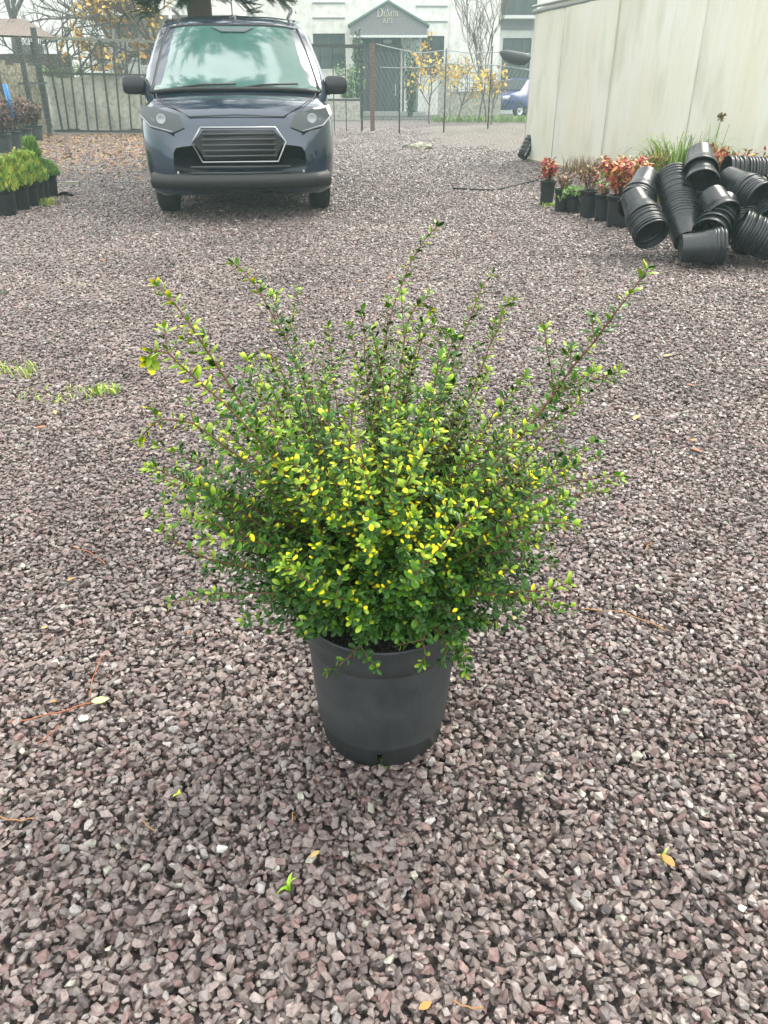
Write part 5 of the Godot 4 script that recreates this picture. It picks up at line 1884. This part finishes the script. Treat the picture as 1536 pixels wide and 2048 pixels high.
	for k in spots.size():
		var e = spots[k]
		big_leaf("dry_leaf", e[1], "leaf", leaf_at[k] + Vector3(0, 0.016, 0), e[0], e[0] * 0.55, r(0, TAU), dry[k % 3], 0.3)
	# weeds
	var gr := [Color(0.20, 0.36, 0.04), Color(0.30, 0.44, 0.06), Color(0.42, 0.45, 0.10)]
	tuft("grass_tuft", "bright green grass tuft at the left edge of the gravel", Vector3(-1.619, 0.000, -3.246), 34, 0.09, 0.07, gr)
	tuft("grass_tuft", "straggling green weed running across the gravel at the left", Vector3(-1.322, 0.000, -2.977), 60, 0.16, 0.03, gr)
	tuft("grass_tuft", "small bright green weed at the right end of the straggling one", Vector3(-1.142, 0.000, -3.018), 34, 0.06, 0.05, gr, 0.009)
	tuft("grass_tuft", "faint pale weed on the far gravel at the left", Vector3(-1.979, 0.000, -5.015), 20, 0.09, 0.03, [Color(0.35, 0.38, 0.22)])
	tuft("grass_tuft", "green grass tuft at the foot of the left conifer pots", Vector3(-3.659, 0.000, -8.893), 70, 0.10, 0.10, gr, 0.008)
	tuft("grass_tuft", "green tuft at the foot of the far pot by the plastic wall", Vector3(1.782, 0.000, -8.812), 40, 0.08, 0.06, gr, 0.008)
	tuft("seedling", "tiny bright green sprout on the gravel below the pot", Vector3(-0.150, 0.000, -0.771), 4, 0.004, 0.024, [Color(0.35, 0.60, 0.04)], 0.007)
	tuft("seedling", "tiny yellow-green sprout left of the pot", Vector3(-0.364, 0.000, -0.956), 4, 0.004, 0.012, [Color(0.5, 0.6, 0.04)], 0.006)
	tuft("seedling", "tiny green sprout at the lower right", Vector3(0.451, 0.000, -0.824), 4, 0.004, 0.02, [Color(0.40, 0.55, 0.10)], 0.006)
	tuft("moss_tuft", "little moss tuft at the front foot of the pot", Vector3(0.000, 0.000, -1.025), 14, 0.012, 0.014, [Color(0.10, 0.20, 0.03), Color(0.16, 0.28, 0.05)], 0.003)
	# grass verge and low weeds by the greenhouse and the street
	var s := start()
	for k in 1500:
		var f := Vector3(r(2.0, 9.0), 0, r(-36.4, -33.6))
		s.set_color(tint_of([Color(0.12, 0.24, 0.05), Color(0.18, 0.30, 0.07), Color(0.25, 0.30, 0.10)]))
		blade(s, curve(f, f + Vector3(0, 0.2, 0), f + Vector3(r(-0.15, 0.15), r(0.1, 0.25), r(-0.1, 0.1)), 2), 0.06)
	var v := obj("grass_verge", s, vmat(0.6, 0.3))
	tag(v, "strip of green grass along the street kerb", "grass")
	v.set_meta("kind", "stuff")
	s = start()
	var wall_a := Vector3(2.50, 0, -14.9)
	var wall_d := (Vector3(4.07, 0, -8.73) - wall_a).normalized()
	for k in 900:
		var l := r(2.2, 6.2)
		var f := wall_a + wall_d * l + Vector3(-r(0.02, 0.35), 0, 0)
		s.set_color(tint_of([Color(0.12, 0.24, 0.05), Color(0.20, 0.32, 0.07), Color(0.26, 0.16, 0.06)] if l > 3.4 else [Color(0.28, 0.17, 0.07), Color(0.22, 0.12, 0.05)]))
		blade(s, curve(f, f + Vector3(0, 0.16, 0), f + Vector3(r(-0.1, 0.1), r(0.08, 0.22) * (1.4 if l < 3.4 else 1.0), r(-0.1, 0.1)), 2), 0.012)
	v = obj("wall_weeds", s, vmat(0.6, 0.3))
	tag(v, "rough grass and dry weeds along the foot of the plastic wall", "grass")
	v.set_meta("kind", "stuff")
	# fallen leaves in front of the gate
	var w := []
	var c := []
	for k in 9000:
		var p := Vector3(r(-9.5, -2.6), 0, -r(11.5, 23.6))
		if rng.randf() > clampf((-p.z - 10.5) / 6.0, 0.0, 1.0) or p.x < -9.6 - 0.1 * (p.z + 23.6):
			continue
		w.append(Transform3D(scaled(aim(Vector3(r(-1, 1), r(-0.2, 0.3), r(-1, 1)), Vector3.UP + rand_dir() * 0.4), Vector3.ONE * r(0.04, 0.10)), p + Vector3(0, r(0.025, 0.055), 0)))
		c.append(tint_of([Color(0.26, 0.11, 0.05), Color(0.34, 0.17, 0.08), Color(0.18, 0.08, 0.05), Color(0.30, 0.24, 0.08)]))
	var lit := many("leaf_litter", lance(1.0, 0.5), cloud_mat(0.7), w, c, self)
	tag(lit, "rust-brown fallen leaves scattered over the ground before the gate", "fallen leaves")
	# earth and rubble at the far end of the yard
	s = start()
	var n := FastNoiseLite.new()
	n.seed = 12
	n.frequency = 0.9
	var P := []
	for i in 31:
		var col := []
		for j in 21:
			var x := lerpf(0.5, 6.5, i / 30.0)
			var z := lerpf(-16.5, -31.0, j / 20.0)
			var edge := sin(PI * i / 30.0) * sin(PI * j / 20.0)
			col.append(Vector3(x, -0.03 + edge * (0.16 + 0.22 * n.get_noise_2d(x * 1.5, z)), z))
		P.append(col)
	for i in 30:
		for j in 20:
			quad(s, P[i][j], P[i + 1][j], P[i + 1][j + 1], P[i][j + 1])
	struct("earth_bank", s, speckled(lin(0.13, 0.11, 0.09), 0.9, 0.04, 0.5, 1.6, 81), "low bank of bare brown earth beside the far corner of the greenhouse", "earth")
	# flat stone slab by the conifers and a stump-like rock at the left edge
	s = start(true)
	box(s, Vector3(-4.048, 0.000, -10.814) + Vector3(0, 0.03, 0), Vector3(0.17, 0.06, 0.11), Basis(Vector3.UP, 0.2))
	tag(obj("stone_block", s, speckled(lin(0.26, 0.25, 0.19), 0.9, 0.04, 0.4, 5.0, 82)), "flat pale stone block on the gravel behind the conifer pots", "stone")
	var ro := obj("rock", stone_mesh(555, 0.8), speckled(lin(0.10, 0.095, 0.075), 0.9, 0.04, 0.4, 6.0, 83))
	ro.scale = Vector3.ONE * 0.09
	ro.position = Vector3(-2.322, 0.000, -4.742) + Vector3(0, 0.02, 0)
	tag(ro, "dark rounded rock at the left edge of the gravel", "rock")
	for k in 5:
		ro = obj("rubble_stone", stone_mesh(560 + k, 0.6), speckled(lin(0.36, 0.34, 0.26), 0.9, 0.04, 0.4, 6.0, 84))
		ro.scale = Vector3.ONE * r(0.16, 0.3)
		ro.position = [Vector3(0.477, 0.000, -18.407), Vector3(0.634, 0.000, -17.927), Vector3(0.838, 0.000, -18.245), Vector3(0.943, 0.000, -17.773), Vector3(0.772, 0.000, -18.742)][k] + Vector3(0, 0.05, 0)
		tag(ro, "pale rubble stone, %s in the little heap right of the van" % ["leftmost", "second from left", "second from right", "rightmost", "rearmost"][k], "stone", "rubble stones right of the van")
	# pale pebbles that stand out in the gravel
	var pale := [lin(0.55, 0.55, 0.50), lin(0.5, 0.52, 0.44), lin(0.6, 0.58, 0.52)]
	var pl := ["whitish pebble left of the pot, below the red stalks", "cream pebble at the far lower left", "white pebble on the gravel left of the shrub", "pale pebble at the lower right edge"]
	var pp := [Vector3(-0.265, 0.000, -0.835), Vector3(-0.592, 0.000, -1.133), Vector3(-0.666, 0.000, -1.876), Vector3(0.541, 0.000, -0.731)]
	for k in 4:
		ro = obj("pebble", stone_mesh(570 + k, 0.6), mat(pale[k % 3], 0.5))
		ro.scale = Vector3.ONE * (0.024 if k < 2 else 0.02)
		ro.position = pp[k] + Vector3(0, 0.014, 0)
		tag(ro, pl[k], "pebble")
	# black sheet edge by the far conifer pot
	s = start()
	var b0 := Vector3(-3.851, 0.000, -9.790)
	for k in 6:
		var x0 := b0.x + k * 0.04
		quad(s, Vector3(x0, 0.01 + 0.05 * sin(k * 0.55), b0.z + 0.1), Vector3(x0 + 0.04, 0.01 + 0.05 * sin((k + 1) * 0.55), b0.z + 0.1), Vector3(x0 + 0.04, 0.012, b0.z - 0.15), Vector3(x0, 0.012, b0.z - 0.15))
	tag(obj("ground_cloth", s, mat(lin(0.015, 0.015, 0.016), 0.7)), "crumpled scrap of black ground cloth beside the far conifer pot", "cloth")

# ---------------------------------------------------------------- the scene
func _ready() -> void:
	var cam := Camera3D.new()
	cam.name = "camera"
	cam.fov = 67.31
	cam.near = 0.05
	cam.far = 400.0
	add_child(cam)
	cam.position = Vector3(0, 1.1, 0)
	cam.rotation_degrees = Vector3(-28.75, 0, 0)
	cam.current = true

	var env := Environment.new()
	env.background_mode = Environment.BG_SKY
	var sky := Sky.new()
	var sm := ProceduralSkyMaterial.new()
	sm.sky_top_color = Color(0.97, 0.97, 0.97)
	sm.sky_horizon_color = Color(0.76, 0.79, 0.79)
	sm.sky_curve = 0.35
	sm.ground_bottom_color = Color(0.42, 0.40, 0.38)
	sm.ground_horizon_color = Color(0.60, 0.62, 0.62)
	sm.sky_energy_multiplier = 1.05
	sky.sky_material = sm
	env.sky = sky
	env.tonemap_mode = Environment.TONE_MAPPER_LINEAR
	env.tonemap_exposure = 3.05
	env.fog_enabled = true
	env.fog_density = 0.0038
	env.fog_light_color = Color(0.80, 0.92, 0.90)
	env.sdfgi_enabled = true
	env.ssao_enabled = true
	env.ssil_enabled = true
	var we := WorldEnvironment.new()
	we.name = "environment"
	we.environment = env
	add_child(we)

	var sun := DirectionalLight3D.new()
	sun.name = "sun"
	sun.light_energy = 0.45
	sun.light_angular_distance = 24.0
	sun.light_color = Color(1.0, 0.98, 0.94)
	sun.shadow_enabled = true
	add_child(sun)
	sun.rotation_degrees = Vector3(-52, 138, 0)

	twig_st = start()
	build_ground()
	build_gravel()
	print("gravel ", Time.get_ticks_msec())
	mats.soil = speckled(lin(0.02, 0.016, 0.012), 0.9, 0.05, 0.6, 12.0)
	mats.greypot = mat(lin(0.035, 0.042, 0.045), 0.5)
	nursery_pot_meshes()
	build_greenhouse()
	build_buildings()
	build_fences()
	build_trees()
	build_van()
	build_blue_car()
	build_pile()
	build_row_plants()
	build_left_plants()
	build_shrub()
	build_litter()
	print("built ", Time.get_ticks_msec())

func build_ground() -> void:
	var s := start()
	quad(s, Vector3(-150, -0.03, 60), Vector3(150, -0.03, 60), Vector3(150, -0.03, -200), Vector3(-150, -0.03, -200))
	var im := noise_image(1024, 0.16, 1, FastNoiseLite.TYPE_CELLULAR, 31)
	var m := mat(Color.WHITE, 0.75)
	m.albedo_texture = ramp_texture(im, [[0.0, lin(0.03, 0.024, 0.022)], [0.35, lin(0.085, 0.070, 0.066)], [0.7, lin(0.135, 0.113, 0.106)], [0.92, lin(0.18, 0.158, 0.150)], [1.0, lin(0.27, 0.255, 0.24)]])  # ramp darkened to stand in for stones shading one another
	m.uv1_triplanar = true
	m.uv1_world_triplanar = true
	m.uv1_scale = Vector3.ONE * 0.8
	struct("ground", s, m, "gravelly yard earth with shade between stones in its colour, running back to the street", "ground")
